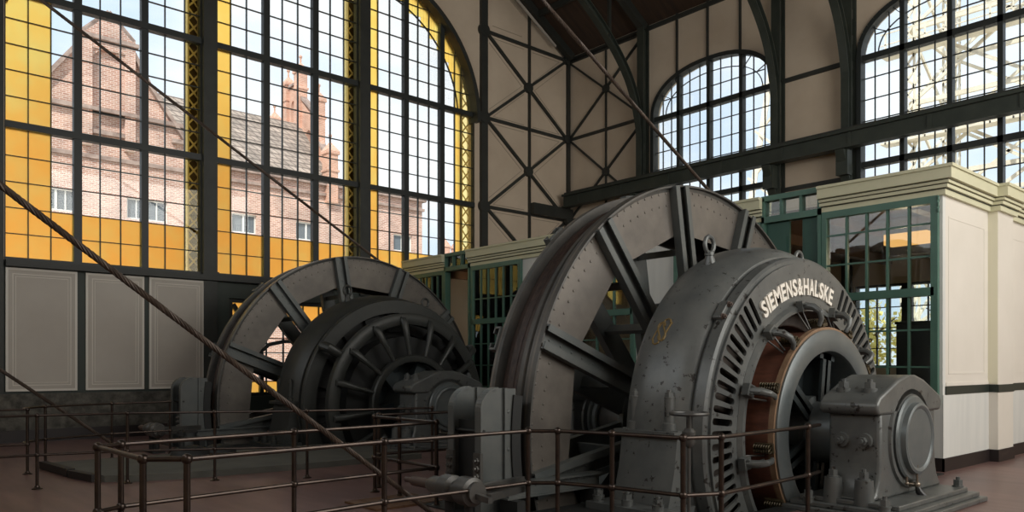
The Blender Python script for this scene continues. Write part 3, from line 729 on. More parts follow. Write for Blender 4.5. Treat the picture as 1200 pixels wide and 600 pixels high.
# ------------------------------------------------------------------ hoisting machines
def pol(r, a, y=0): return Vector((XA + RS * r * math.cos(R_(a)), y, ZA + RS * r * math.sin(R_(a))))
SP0 = 69.5
def winding_wheel():
    t = thing('winding_wheel', 'nearer great riveted winding wheel with worn dark rim behind the lettered motor', 'wheel', (XA, 7.4, 0), 'great winding wheels')
    circ = arc(XA, ZA, 3.70, 0, 360, 180)[:-1]
    for nm, y0, y1, side in (('face_plate', 7.0, 7.035, -1), ('rear_plate', 7.76, 7.8, 1)):
        b = MB(); RR = 3.7 if side < 0 else 3.66
        hole = [(pol(2.99, SP0 + 30 * k).x, pol(2.99, SP0 + 30 * k).z) for k in range(12)]
        b.prism(arc(XA, ZA, RR * RS, 0, 360, 180)[:-1], 'XZ', y0, y1, [hole])
        yy = y0 if side < 0 else y1
        for k in range(132):
            a = 360 * k / 132; b.dome(pol(3.6, a, yy), (0, side, 0), .021)
        if side < 0:
            for k in range(12):
                for j in range(8): b.dome(pol(3.42, SP0 + 30 * k + 4.5 + j * 3, yy), (0, side, 0), .02)
        b.build(nm, M['wheel'], t)
    b = MB(); b.lathe([(6.93, 3.70), (6.93, 3.672), (6.99, 3.668), (6.999, 3.62), (7.0, 3.62), (7.0, 3.70)], XA, ZA, 180); b.build('edge_angle', M['rim'], t)
    b = MB(); b.lathe([(7.036, 3.70), (7.085, 3.70), (7.09, 3.56), (7.13, 3.50), (7.19, 3.50), (7.23, 3.60), (7.25, 3.615), (7.31, 3.615), (7.33, 3.58), (7.34, 3.50), (7.68, 3.50), (7.69, 3.60), (7.70, 3.66), (7.759, 3.66), (7.759, 3.38), (7.036, 3.38)], XA, ZA, 180)
    b.build('rim', M['rim'], t)
    b = MB(); b.lathe([(7.345, 3.535), (7.44, 3.55), (7.475, 3.525), (7.51, 3.51), (7.545, 3.525), (7.58, 3.55), (7.675, 3.535), (7.675, 3.505), (7.345, 3.505)], XA, ZA, 180); b.build('rope_lining', M['lining'], t)
    b = MB(); b.lathe([(7.095, 3.535), (7.22, 3.535), (7.22, 3.505), (7.095, 3.505)], XA, ZA, 180); b.build('brake_groove', M['groove'], t)
    for k in range(12):
        a = SP0 + 30 * k; u = Vector((math.cos(R_(a)), 0, math.sin(R_(a)))); w = Vector((-u.z, 0, u.x)); Y = Vector((0, 1, 0))
        for y, s in ((6.985, -1), (7.815, 1)):
            b = MB(); c0 = pol(2.15, a, y)
            r1, r0 = 3.64, .66; L = (r1 - r0) / 2
            b.obox(c0 + Y * 0, u * L, w * .15, Y * .012)
            for q in (-1, 1):
                b.obox(c0 + w * q * .15 + Y * s * .05, u * L, w * .013, Y * .062); b.obox(c0 + w * q * .115 + Y * s * .105, u * L, w * .045, Y * .01)
            for j in range(13): b.dome(pol(.9 + j * .22, a, y + s * .012), (0, s, 0), .017)
            if s < 0 or True: b.build('spoke', M['spoke'], t)
        b = MB(); b.obox(pol(1.9, a, 7.4), u * .03, w * .08, Y * .4); b.build('cross_tie', M['spoke'], t)
        b = MB(); b.obox(pol(2.7, a, 7.4), u * .012, w * .05, Y * .4); b.obox(pol(2.7, a + 1.2, 7.4), u * .05, w * .012, Y * .4); b.build('cross_tie', M['spoke'], t)
    b = MB(); b.lathe([(6.7, .36), (6.7, .62), (6.76, .7), (6.9, .72), (6.95, .9), (7.03, .9), (7.1, .6), (7.7, .6), (7.77, .9), (7.85, .9), (7.9, .72), (8.05, .7), (8.1, .62), (8.1, .36)], XA, ZA, 64); b.build('hub', M['spoke'], t)
    b = MB(); b.lathe([(5.45, 0.001), (5.45, .33), (8.9, .33), (8.9, .001)], XA, ZA, 40, closed=False); b.build('shaft', M['rim'], t)
    return t
RS = .968
wheel = winding_wheel()
RS = 1.0
copy_tree(wheel, (0, D2, 0), 'farther great winding wheel at the left, dark and shaded, in front of the big window')

HOUS = [(5.29, 2.36), (5.29, 2.42), (5.315, 2.455), (5.44, 2.47), (5.45, 2.435), (5.49, 2.435), (5.5, 2.49), (5.56, 2.55), (5.68, 2.62), (5.85, 2.662), (6.05, 2.675), (6.22, 2.665), (6.32, 2.62), (6.38, 2.52), (6.40, 2.4), (6.40, 1.9), (5.9, 1.9), (5.9, 2.3)]
def skirt(b):
    for s in (-1, 1):
        X = lambda d: XA + s * d
        p = [(X(2.53), .98), (X(2.6), .5), (X(2.74), 0.0), (X(2.4), 0.0), (X(2.2), .98)]
        b.prism(p, 'XZ', 5.52, 6.36)
        b.box(min(X(2.2), X(2.63)), 5.5, .91, max(X(2.2), X(2.63)), 6.42, .965)
        b.box(min(X(2.35), X(3.05)), 5.4, 0, max(X(2.35), X(3.05)), 6.5, .1)
def motor_common(t, paint, eyes):
    b = MB(); b.lathe(HOUS, XA, ZA, 180); skirt(b); b.build('housing', paint, t, 0, 30)
    for a in eyes:
        u = Vector((math.cos(R_(a)), 0, math.sin(R_(a)))); c = pol(2.66, a, 6.0); q = MB()
        q.cyl(c - u * .03, c + Vector((0, 0, .1)), .09, 16, .055); q.cyl(c + Vector((0, 0, .1)), c + Vector((0, 0, .14)), .065, 16)
        ring = [c + Vector((math.cos(2 * PI * k / 24) * .1, 0, .245 + math.sin(2 * PI * k / 24) * .11)) for k in range(24)]
        q.tube(ring, .03, 8, True); q.build('lifting_eye', paint, t)
    for s in (-1, 1):
        for y in (5.68, 6.2):
            q = MB(); x = XA + s * 2.5
            q.lathez([(.965, .085), (1.06, .085), (1.07, .06), (1.36, .06)], x - s * .02, y, 14)
            q.nut((x - s * .02, y, 1.36), (0, 0, 1), .055, .07); q.build('joint_bolt', paint, t)
        for y in (5.5, 5.95, 6.4):
            q = MB(); q.lathez([(.1, .07), (.16, .07), (.17, .05), (.24, .05)], XA + s * 2.93, y, 12); q.nut((XA + s * 2.93, y, .16), (0, 0, 1), .06, .08); q.build('foot_bolt', paint, t)

def motor_one():
    t = thing('electric_motor', 'nearer grey electric motor with slotted face ring and raised pale lettering', 'motor', (XA, 5.9, 0))
    motor_common(t, M['motor'], (118, 63))
    # slotted face ring
    b = MB(); r0, r1, step = 1.74, 2.37, 4.0; y0, y1 = 5.255, 5.29
    for k in range(90):
        a = k * step; am = a + step / 2
        outer = arc(XA, ZA, r1 * RS, a, a + step, 2) + arc(XA, ZA, r0 * RS, a + step, a, 2)
        if 64 <= am <= 127: b.prism(outer, 'XZ', y0, y1); continue
        hole = []; hw = .043; u = (math.cos(R_(am)), math.sin(R_(am))); w = (-u[1], u[0])
        for rc, s0 in ((2.30, -90), (1.95, 90)):
            for j in range(6):
                th = R_(s0 + 180 * j / 5); dr, dw = math.cos(th) * hw, math.sin(th) * hw
                hole.append((XA + RS * (u[0] * (rc + dr) + w[0] * dw), ZA + RS * (u[1] * (rc + dr) + w[1] * dw)))
        b.prism(outer, 'XZ', y0, y1, [hole])
    b.build('slotted_ring', M['motor'], t)
    b = MB(); b.lathe([(5.2, 1.70), (5.2, 1.76), (5.25, 1.80), (5.3, 1.80), (5.6, 1.76), (5.6, 1.70)], XA, ZA, 120); b.build('inner_lip', M['motor'], t)
    b = MB(); b.lathe([(5.52, 1.5), (5.52, 2.3), (5.85, 2.3), (5.85, 1.5)], XA, ZA, 96)
    for k in range(24):
        a = 15 * k; u = Vector((math.cos(R_(a)), 0, math.sin(R_(a)))); w = Vector((-u.z, 0, u.x)); b.obox(pol(2.0, a, 5.5), u * .22, w * .16, Vector((0, .1, 0)))
    b.build('field_coils', M['coil'], t, .02)
    # rotor
    b = MB(); b.lathe([(5.0, 1.30), (5.0, 1.40), (5.75, 1.40), (5.75, 1.30)], XA, ZA, 144); b.build('commutator', M['copper'], t)
    b = MB(); b.lathe([(4.955, 1.38), (4.955, 1.462), (5.03, 1.462), (5.03, 1.38)], XA, ZA, 144); b.build('copper_ring', M['tan'], t)
    b = MB(); b.lathe([(4.93, 1.13), (4.915, 1.16), (4.915, 1.40), (4.93, 1.425), (4.97, 1.425), (4.97, 1.30), (5.5, 1.28), (5.5, 1.1), (4.97, 1.11)], XA, ZA, 144)
    b.build('rotor_ring', M['rotor'], t)
    b = MB()
    for k in range(6):
        a = 60 * k + 22; u = Vector((math.cos(R_(a)), 0, math.sin(R_(a)))); w = Vector((-u.z, 0, u.x))
        b.obox(pol(.78, a, 5.2), u * .36, w * .03, Vector((0, .16, 0))); b.obox(pol(.78, a, 5.06), u * .36, w * .11, Vector((0, .02, 0)))
        b.obox(pol(1.08, a, 5.2), u * .06, w * .2, Vector((0, .16, 0)))
    b.lathe([(5.35, .4), (5.35, 1.12), (5.4, 1.12), (5.4, .4)], XA, ZA, 64)
    b.build('rotor_spider', M['m2in'], t)
    b = MB(); b.lathe([(4.5, .001), (4.5, .40), (4.95, .40), (5.0, .43), (5.1, .43), (5.12, .5), (5.38, .5), (5.38, .001)], XA, ZA, 64, closed=False); b.build('shaft_collar', M['rotor'], t)
    # brush gear
    for k in range(12):
        a = 10 + 30 * k; u = Vector((math.cos(R_(a)), 0, math.sin(R_(a)))); w = Vector((-u.z, 0, u.x)); Y = Vector((0, -1, 0))
        q = MB(); p0 = pol(1.78, a, 5.2)
        q.obox(p0 + Y * .03, u * .07, w * .075, Y * .045)
        for s in (-1, 1): q.nut(p0 + Y * .075 + w * s * .045 + u * .02, Y, .02, .03)
        path = [p0 + Y * .06, p0 + Y * .19 - u * .02, p0 + Y * .27 - u * .09, p0 + Y * .28 - u * .18, p0 + Y * .24 - u * .27]
        q.tube(path, [.05, .05, .042, .034, .028], 10)
        o = q.build('brush_arm', M['motor'], t)
        h = MB()
        base = pol(1.5, a, 5.06) - w * .085
        h.obox(base - w * .045 - u * .01, u * .02, w * .06, Y * .12)
        for row in (0, 1):
            for j in range(7):
                c = base + Y * (-.1 + j * .033) - w * (.02 + row * .05) + u * .035
                h.tube([c + u * (.034 * math.cos(2 * PI * i / 8)) + w * (.026 * math.sin(2 * PI * i / 8)) for i in range(8)], .0085, 5, True)
        for row in (0, 1): h.cyl(base - w * (.02 + row * .05) + u * .035 + Y * .12, base - w * (.02 + row * .05) + u * .035 - Y * .12, .012, 6)
        h.build('brush_springs', M['brass'], o)
        g = MB()
        for s in (-1, 1): g.cyl(pol(1.72, a + 2.5 * s, 5.22), pol(1.45, a + 1 * s, 5.1), .012, 6)
        g.build('lead_wire', M['rim'], o)
    # raised lettering on the blank arc
    word = 'SIEMENS&HALSKE'; b = MB()
    widths = {'I': .42, 'M': 1.25, '&': 1.0, 'E': .85, 'L': .8, 'S': .9, 'N': 1.05, 'H': 1.05, 'A': 1.0, 'K': 1.0}
    tot = sum(widths[c] for c in word); a0, a1 = 127.0, 69.5; cur = 0
    dg = bpy.context.evaluated_depsgraph_get()
    for ch in word:
        wd = widths[ch]; am = a0 + (a1 - a0) * (cur + wd / 2) / tot; cur += wd
        cu = bpy.data.curves.new('glyph', 'FONT'); cu.body = ch; cu.size = 1; cu.extrude = .03; cu.offset = .027; cu.resolution_u = 3
        ob = bpy.data.objects.new('glyph', cu); COL.objects.link(ob); dg.update(); me = ob.evaluated_get(dg).to_mesh()
        vs = [v.co.copy() for v in me.vertices]; fs = [tuple(p.vertices) for p in me.polygons]
        xs = [v.x for v in vs]; zs = [v.y for v in vs]
        ww = R_(abs(a1 - a0) / tot * wd) * 2.06 * (.55 if ch == 'I' else .8); hh = .235
        u = Vector((math.cos(R_(am)), 0, math.sin(R_(am)))); w = Vector((u.z, 0, -u.x))
        out = []
        for v in vs:
            lx = ((v.x - min(xs)) / max(1e-6, max(xs) - min(xs)) - .5) * ww; lz = (v.y - min(zs)) / (max(zs) - min(zs)) * hh
            out.append(Vector((XA, 5.243 - (v.z * .5), ZA)) + u * RS * (1.925 + lz) + w * lx)
        b.add(out, fs)
        ob.evaluated_get(dg).to_mesh_clear(); bpy.data.objects.remove(ob); bpy.data.curves.remove(cu)
    b.build('lettering', M['letter'], t)
    # intertwined monogram on the flank
    b = MB()
    def flank(lx, lz): 
        a = 149.1 + math.degrees(lz / 2.67) * -1
        return pol(2.675, a, 6.02 - lx) 
    S = [(.055, .10), (.04, .15), (0, .17), (-.04, .15), (-.05, .10), (-.03, .05), (0, .0), (.03, -.05), (.05, -.10), (.04, -.15), (0, -.17), (-.04, -.15), (-.055, -.10)]
    for dx in (-.03, .035): b.tube([flank(x + dx, z + dx * .8) for x, z in S], .013, 6)
    b.tube([flank(-.1, -.13), flank(-.07, .02), flank(-.03, .15)], .011, 6); b.tube([flank(.05, -.15), flank(.08, 0), flank(.11, .14)], .011, 6)
    b.build('monogram', M['gold'], t)
    # clamps on the split line
    for a in (139, 41):
        u = Vector((math.cos(R_(a)), 0, math.sin(R_(a)))); w = Vector((-u.z, 0, u.x)); q = MB()
        q.obox(pol(2.47, a, 5.42), u * .05, w * .14, Vector((0, .06, 0))); o = q.build('joint_clamp', M['motor'], t, .015)
        for s in (-1, 1):
            q = MB(); q.nut(pol(2.49, a, 5.36) + w * s * .1, (0, -1, 0), .03, .04); q.build('clamp_bolt', M['rust'], o)
    return t
RS = .955
motor_one()

def motor_two():
    t = thing('electric_motor', 'farther dark motor with open radial brush spider in front of the rear wheel', 'motor', (XA, 5.9 + D2, 0))
    mm = []
    keep = set(bpy.data.objects)
    h = thing('tmp', '', '', (0, 0, 0)); h.location = (0, 0, 0)
    # built in first-machine coordinates, then shifted by D2
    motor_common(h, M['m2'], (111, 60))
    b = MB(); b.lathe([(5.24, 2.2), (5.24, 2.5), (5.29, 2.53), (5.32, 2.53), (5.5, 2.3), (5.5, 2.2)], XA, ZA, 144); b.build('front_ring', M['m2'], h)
    b = MB(); b.lathe([(5.5, 1.2), (5.5, 2.2), (5.8, 2.2), (5.8, 1.2)], XA, ZA, 96)
    for k in range(20):
        a = 18 * k; u = Vector((math.cos(R_(a)), 0, math.sin(R_(a)))); w = Vector((-u.z, 0, u.x)); b.obox(pol(1.95, a, 5.45), u * .2, w * .2, Vector((0, .08, 0)))
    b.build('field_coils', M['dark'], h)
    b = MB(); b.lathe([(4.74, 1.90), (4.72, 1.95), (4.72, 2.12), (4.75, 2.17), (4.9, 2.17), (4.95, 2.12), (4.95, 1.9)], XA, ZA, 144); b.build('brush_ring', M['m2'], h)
    for k in range(16):
        a = 7 + 22.5 * k; q = MB()
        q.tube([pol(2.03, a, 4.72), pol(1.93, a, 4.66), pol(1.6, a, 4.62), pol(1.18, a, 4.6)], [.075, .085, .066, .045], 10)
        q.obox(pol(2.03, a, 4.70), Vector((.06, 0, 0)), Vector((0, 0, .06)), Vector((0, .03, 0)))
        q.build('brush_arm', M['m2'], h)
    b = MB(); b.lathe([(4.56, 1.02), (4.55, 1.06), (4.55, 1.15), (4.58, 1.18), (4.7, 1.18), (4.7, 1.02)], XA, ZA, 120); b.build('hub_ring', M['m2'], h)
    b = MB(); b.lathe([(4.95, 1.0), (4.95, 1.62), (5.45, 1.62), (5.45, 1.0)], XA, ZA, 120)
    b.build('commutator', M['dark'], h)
    b = MB()
    for k in range(6):
        a = 60 * k + 10; u = Vector((math.cos(R_(a)), 0, math.sin(R_(a)))); w = Vector((-u.z, 0, u.x))
        b.obox(pol(.7, a, 5.0), u * .34, w * .04, Vector((0, .2, 0))); b.obox(pol(.7, a, 4.8), u * .34, w * .13, Vector((0, .02, 0)))
    b.lathe([(5.2, .3), (5.2, 1.1), (5.25, 1.1), (5.25, .3)], XA, ZA, 64)
    b.build('rotor_spider', M['m2in'], h)
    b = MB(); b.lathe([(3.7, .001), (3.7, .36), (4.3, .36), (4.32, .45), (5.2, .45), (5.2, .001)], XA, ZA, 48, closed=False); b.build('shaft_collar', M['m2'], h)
    for a in (147, 33, 205):
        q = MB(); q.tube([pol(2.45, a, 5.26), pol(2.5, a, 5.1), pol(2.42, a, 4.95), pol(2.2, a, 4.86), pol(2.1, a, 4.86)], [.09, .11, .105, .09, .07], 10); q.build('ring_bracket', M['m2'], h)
    for c in list(h.children):
        c.parent = t; c.matrix_parent_inverse = Matrix.Translation(-Vector(t.location)) @ Matrix.Translation((0, D2, 0))
    bpy.data.objects.remove(h)
motor_two()
RS = 1.0

def pedestal():
    t = thing('bearing_pedestal', 'heavy grey cast bearing block with round end cap beside the cabin corner', 'bearing', (XA, 4.1, 0), 'bearing blocks')
    P = M['motor']
    y0, y1 = 3.93, 4.55
    b = MB()
    b.box(8.78, 3.45, 0, 11.25, 4.95, .06); b.box(8.86, 3.52, .06, 11.17, 4.88, .12); b.box(8.95, 3.62, .12, 11.05, 4.8, .18)
    b.build('base_plate', P, t, .012)
    b = MB()
    prof = [(8.98, .18), (9.1, .26), (9.16, .4), (9.18, .6), (9.18, 1.18), (10.82, 1.18), (10.82, .7), (10.84, .5), (10.88, .36), (10.96, .26), (11.06, .18)]
    b.prism(prof, 'XZ', y0, y1); b.build('body', P, t, .04)
    b = MB()
    prof = [(9.1, 1.17), (9.04, 1.22), (9.04, 1.30), (9.12, 1.38), (9.6, 1.57), (9.85, 1.63), (10.15, 1.63), (10.4, 1.57), (10.88, 1.38), (10.96, 1.3), (10.96, 1.22), (10.9, 1.17)]
    b.prism(prof, 'XZ', y0 - .03, y1 + .05); b.build('cap', P, t, .05)
    b = MB(); b.lathe([(3.95, .001 + .5), (3.88, .52), (3.86, .5), (3.855, .44), (3.80, .43), (3.79, .40), (3.80, .37), (3.81, .36), (3.81, .001), (4.0, .001), (4.0, .5)], XA, ZA, 72); b.build('end_cap', M['rotor'], t)
    b = MB(); b.lathe([(3.90, .54), (3.90, .60), (3.95, .62), (3.95, .54)], XA, ZA, 72); b.build('cap_flange', P, t)
    for x, y in ((9.3, 4.1), (9.3, 4.42), (10.7, 4.1), (10.7, 4.42)):
        z = 1.4 + .02; q = MB(); q.cyl((x, y, z - .06), (x, y, z + .05), .085, 16); q.nut((x, y, z + .04), (0, 0, 1), .065, .09); q.build('cap_bolt', P, t)
    for y in (4.1, 4.38):
        q = MB(); q.cyl((9.2, y, .86), (9.13, y, .86), .09, 18); q.nut((9.14, y, .86), (-1, 0, 0), .05, .07); q.build('side_bolt', P, t)
    for x, y, zt in ((9.03, 4.05, .42), (9.03, 4.42, .42), (8.88, 3.75, .16), (11.0, 3.72, .18), (11.0, 4.6, .18), (8.88, 4.65, .16)):
        q = MB(); q.lathez([(.1, .115 if zt > .3 else .06), (zt, .1 if zt > .3 else .06)], x, y, 18); q.nut((x, y, zt), (0, 0, 1), .055, .09); q.build('foot_bolt', P, t)
    q = MB(); c = Vector((9.95, 3.9, .3))
    q.cyl(c + Vector((0, .06, 0)), c + Vector((0, -.06, 0)), .03, 12); q.sphere(c + Vector((0, -.08, 0)), .04); q.cyl(c + Vector((0, -.08, 0)), c + Vector((0, -.08, .24)), .014, 10)
    q.cyl(c + Vector((0, -.06, .0)), c + Vector((-.2, -.04, .03)), .012, 8); q.sphere(c + Vector((-.2, -.04, .03)), .025); q.cyl(c + Vector((-.2, -.04, .03)), c + Vector((-.2, -.04, .11)), .014, 8)
    o = q.build('oil_tap', M['steelbright'], t)
    q = MB(); q.tube([c + Vector((0, -.08, -.02)), c + Vector((.0, -.1, -.08)), c + Vector((.03, -.14, -.14)), c + Vector((.08, -.2, -.2))], [.025, .04, .045, .04], 10); q.build('spout', M['black'], o)
    return t
ped = pedestal()
copy_tree(ped, (0, 4.95, 0), 'bearing block behind the nearer wheel, glimpsed between its spokes')
copy_tree(ped, (0, D2 - .57, 0), 'dark bearing block in front of the farther motor, behind the railing corner')

# brake posts, spindles and bed girders
def brake():
    t = thing('brake_post', 'pair of upright rounded brake plates at the left edge of the nearer wheel', 'brake', (5.9, 7.25, 0), 'brake posts')
    for y in (6.98, 7.5):
        b = MB(); prof = [(5.66, 0), (6.22, 0), (6.22, 1.47), (5.92, 1.48)] + arc(5.92, 1.22, .26, 90, 180, 10)
        b.prism(prof, 'XZ', y - .015, y + .015); b.box(6.02, y - .05, 0, 6.06, y + .05, 1.48)
        e = arc(5.92, 1.22, .26, 90, 180, 10)
        for p, q in zip(e[:-1], e[1:]): b.beam((p[0], y, p[1]), (q[0], y, q[1]), .11, .025, (0, 0, 1))
        b.box(5.65, y - .055, 0, 5.675, y + .055, 1.22)
        for z in (.35, .75, 1.2): b.dome((6.1, y - .015, z), (0, -1, 0), .025)
        b.build('side_plate', M['spoke'], t)
        q = MB()
        for k in range(4): q.nut((5.66, y - .03, .38 + k * .09), (-1, 0, 0), .04, .07)
        q.box(5.62, y - .08, .3, 5.66, y + .05, .74); q.build('bolt_strip', M['rim'], t)
    b = MB(); b.box(5.76, 6.995, .35, 5.79, 7.485, 1.1); b.cyl((5.72, 6.95, .98), (5.72, 7.53, .98), .02); b.build('web_plate', M['dark'], t)
    b = MB(); b.lathe([(6.94, 3.72), (7.55, 3.72), (7.55, 3.86), (6.94, 3.86)], XA, ZA, 20, True, 172, 196); b.build('brake_shoe', M['dark'], t)
    return t
br = brake(); copy_tree(br, (0, D2, 0), 'dark rounded brake plates at the left edge of the farther wheel')
def spindle():
    t = thing('brake_spindle', 'horizontal screw spindle with thick collars below the nearer brake plates', 'spindle', (4.95, 6.6, .3), 'brake spindles')
    x, z = 4.98, .45
    b = MB(); b.lathe([(7.45, .001), (7.45, .03), (7.3, .035), (7.3, .055), (6.95, .055), (6.95, .001)], x, z, 20, closed=False); b.build('screw', M['rust'], t)
    b = MB(); b.lathe([(6.98, .001), (6.98, .07), (6.9, .1), (6.72, .1), (6.7, .14), (6.55, .14), (6.52, .09), (6.42, .09), (6.40, .15), (6.22, .15), (6.2, .11), (6.15, .11), (6.15, .001)], x, z, 28, closed=False); b.build('collar', M['rim'], t)
    for y in (6.63, 6.3):
        b = MB(); b.cyl((x, y, 0), (x, y, z - .1), .05, 14); b.box(x - .12, y - .13, 0, x + .12, y + .13, .04); b.build('stand', M['dark'], t)
    for p, q, w1, h1 in (((x + .02, 6.2, .47), (5.9, 6.5, .45), .07, .1), ((x + .02, 6.0, .42), (5.75, 6.3, .4), .05, .07), ((x, 5.95, .4), (x, 6.2, .42), .06, .06)):
        b = MB(); b.beam(p, q, w1, h1); b.build('link_bar', M['rim'], t)
    return t
sp = spindle(); copy_tree(sp, (0, D2, 0), 'dark screw spindle low in front of the farther brake plates')
def bed_girder():
    t = thing('bed_girder', 'riveted horizontal girder across the pit in front of the nearer wheel', 'girder', (7, 6.83, .2), 'bed girders')
    b = MB(); b.box(5.95, 6.78, .2, 7.5, 6.86, .37); b.box(5.9, 6.72, .355, 7.5, 6.9, .38); b.box(5.9, 6.74, .19, 7.5, 6.88, .21)
    for k in range(12): b.dome((6.02 + k * .12, 6.78, .32), (0, -1, 0), .016)
    b.build('web', M['spoke'], t)
    for x0, x1 in ((5.92, 6.04), (7.28, 7.5)):
        b = MB(); b.box(x0, 6.6, 0, x1, 6.9, .19); b.build('foot', M['dark'], t)
    return t
bg = bed_girder(); copy_tree(bg, (0, D2, 0), 'dark horizontal girder across the pit in front of the farther wheel')

# hand wheel on a stem
t = thing('hand_wheel', 'small horizontal spoked hand wheel on a thin rod at the left of the lettered motor', 'valve', (7.1, 5.1, 0))
b = MB(); c = Vector((7.1, 5.1, 1.22)); b.tube([c + Vector((math.cos(2 * PI * k / 28) * .2, math.sin(2 * PI * k / 28) * .2, 0)) for k in range(28)], .02, 8, True)
for k in range(4):
    a = PI / 2 * k + .4; b.cyl(c + Vector((0, 0, -.03)), c + Vector((math.cos(a) * .2, math.sin(a) * .2, 0)), .013, 8)
b.build('wheel_rim', M['rim'], t)
b = MB(); b.cyl((7.1, 5.1, .9), (7.1, 5.1, 1.23), .03, 12); b.cyl((7.1, 5.1, 0), (7.1, 5.1, .9), .02, 12); b.box(6.98, 4.98, 0, 7.22, 5.22, .03); b.build('stem', M['rim'], t)
b = MB(); b.lathez([(.86, .05), (.9, .075), (1.02, .075), (1.06, .045)], 7.1, 5.1, 16); b.build('gland', M['rim'], t)

# second machine platform
b = MB(); b.prism([(2.85, 15.1), (3.0, 13.3), (3.15, 12.75), (3.5, 12.5), (4.2, 12.3), (6.0, 12.1), (8.4, 12.05), (8.4, 14.7), (5.95, 15.1)], 'XY', 0.0, .1); struct(b.build('floor_platform', M['concrete']))
t = thing('edge_board', 'dark timber edge board along the left side of the rear platform', 'board', (2.9, 14, 0))
b = MB(); b.beam((2.78, 15.1, .07), (2.9, 13.7, .07), .12, .12); b.build('plank', M['groove'], t)
b = MB(); b.beam((2.9, 13.65, .06), (3.05, 12.85, .06), .12, .11); b.build('plank', M['groove'], t)
t = thing('foundation_cover', 'low dark rounded casting lying on the rear platform by the brake plates', 'casting', (5.2, 15.6, 0))
b = MB(); b.sphere((4.9, 14.2, .16), .34, 16, 8, .5); b.sphere((5.5, 14.4, .15), .3, 16, 8, .5); b.build('casting', M['dark'], t)
b = MB(); b.cyl((4.75, 14.2, .25), (4.75, 14.2, .5), .05); b.nut((4.75, 14.2, .5), (0, 0, 1), .07, .08); b.build('bolt', M['dark'], t)
t = thing('floor_hatch', 'small wooden floor cover lying behind the spindle', 'cover', (5.6, 8.5, 0))
for k in range(5):
    b = MB(); b.box(4.95 + k * .2, 8.05, 0.0, 5.14 + k * .2, 8.8, .025); b.build('plank', M['grate'], t)

# ------------------------------------------------------------------ ropes
def rope(label, p, q, r, pitch):
    p, q = Vector(p), Vector(q); L = (q - p).length; d = (q - p) / L; u = d.orthogonal().normalized(); w = d.cross(u); b = MB()
    n = int(L / pitch * 8)
    for s in range(6):
        pts = []
        for i in range(n + 1):
            a = 2 * PI * (i / 8 + s / 6); pts.append(p + d * (L * i / n) + (u * math.cos(a) + w * math.sin(a)) * r * .66)
        b.tube(pts, r * .38, 6)
    b.cyl(p, q, r * .5, 8)
    o = tag(b.build('wire_rope', M['rope']), label, 'rope', 'hoisting ropes')
    return o
YR = 7.45
rope('thick twisted rope slanting down left to right in front of the pale panels', (-1.0, YR, 4.75), (6.3, YR, -.7), .03, .32)
rope('twisted rope slanting from the roof down to the top of the nearer wheel', (11.55, YR, 4.3), (4.2, YR, 8.1), .028, .32)
rope('thin dark rope crossing the big window down to the top of the farther wheel', (11.2, YR + D2, 4.25), (.2, YR + D2, 10.6), .034, .5)
rope('thin dark rope slanting past the stone base behind the front railing corner', (5.9, YR + D2, -1.0), (.3, YR + D2, 3.4), .034, .5)

# ------------------------------------------------------------------ railings
def railing(label, runs, rails=(1.04, .48), r=.021, posts=None, pr=.026, group='pipe railings'):
    P = [Vector((x, y, 0)) for x, y in runs]
    c = P[0]; t = thing('pipe_railing', label, 'railing', c, group)
    for z in rails:
        b = MB()
        for a, q in zip(P[:-1], P[1:]): b.cyl(a + Vector((0, 0, z)), q + Vector((0, 0, z)), r, 10)
        b.build('rail', M['rail'], t)
    for i, p in enumerate(P):
        if posts and i not in posts: continue
        b = MB(); b.cyl(p, p + Vector((0, 0, rails[0])), pr, 12)
        for z in rails: b.sphere(p + Vector((0, 0, z)), pr * 1.65, 12, 8)
        b.lathez([(0, .07), (.012, .07), (.03, .035), (.05, .03)], p.x, p.y, 14)
        b.build('post', M['rail'], t)
    return t
railing('long front pipe railing curving from the left corner past the nearer motor', [(8.9, 4.52), (8.52, 4.47), (6.66, 4.40), (6.28, 4.58), (6.14, 5.37), (5.94, 5.97), (5.70, 6.18), (3.90, 6.2), (2.06, 6.04), (1.81, 6.26), (1.78, 7.43), (2.0, 7.56), (3.76, 7.76), (5.70, 7.86), (5.71, 8.7), (5.70, 9.3), (5.95, 9.6), (7.2, 9.45)], posts=[1, 2, 3, 4, 5, 6, 7, 8, 9, 10, 11, 12, 13, 14, 15, 16])
railing('thin pipe railing in front of the farther machine platform', [(.6, 12.9), (2.26, 12.68), (3.37, 12.40), (4.45, 11.84), (5.62, 11.15), (7.6, 10.6)], posts=[0, 1, 2, 3, 4, 5], r=.018, pr=.022)
railing('rear pipe railing in front of the stone wall base', [(.8, 14.6), (2.45, 14.5), (2.46, 14.9), (2.85, 15.3), (4.0, 15.7), (5.05, 15.75)], posts=[0, 1, 3, 4, 5], r=.018, pr=.022)

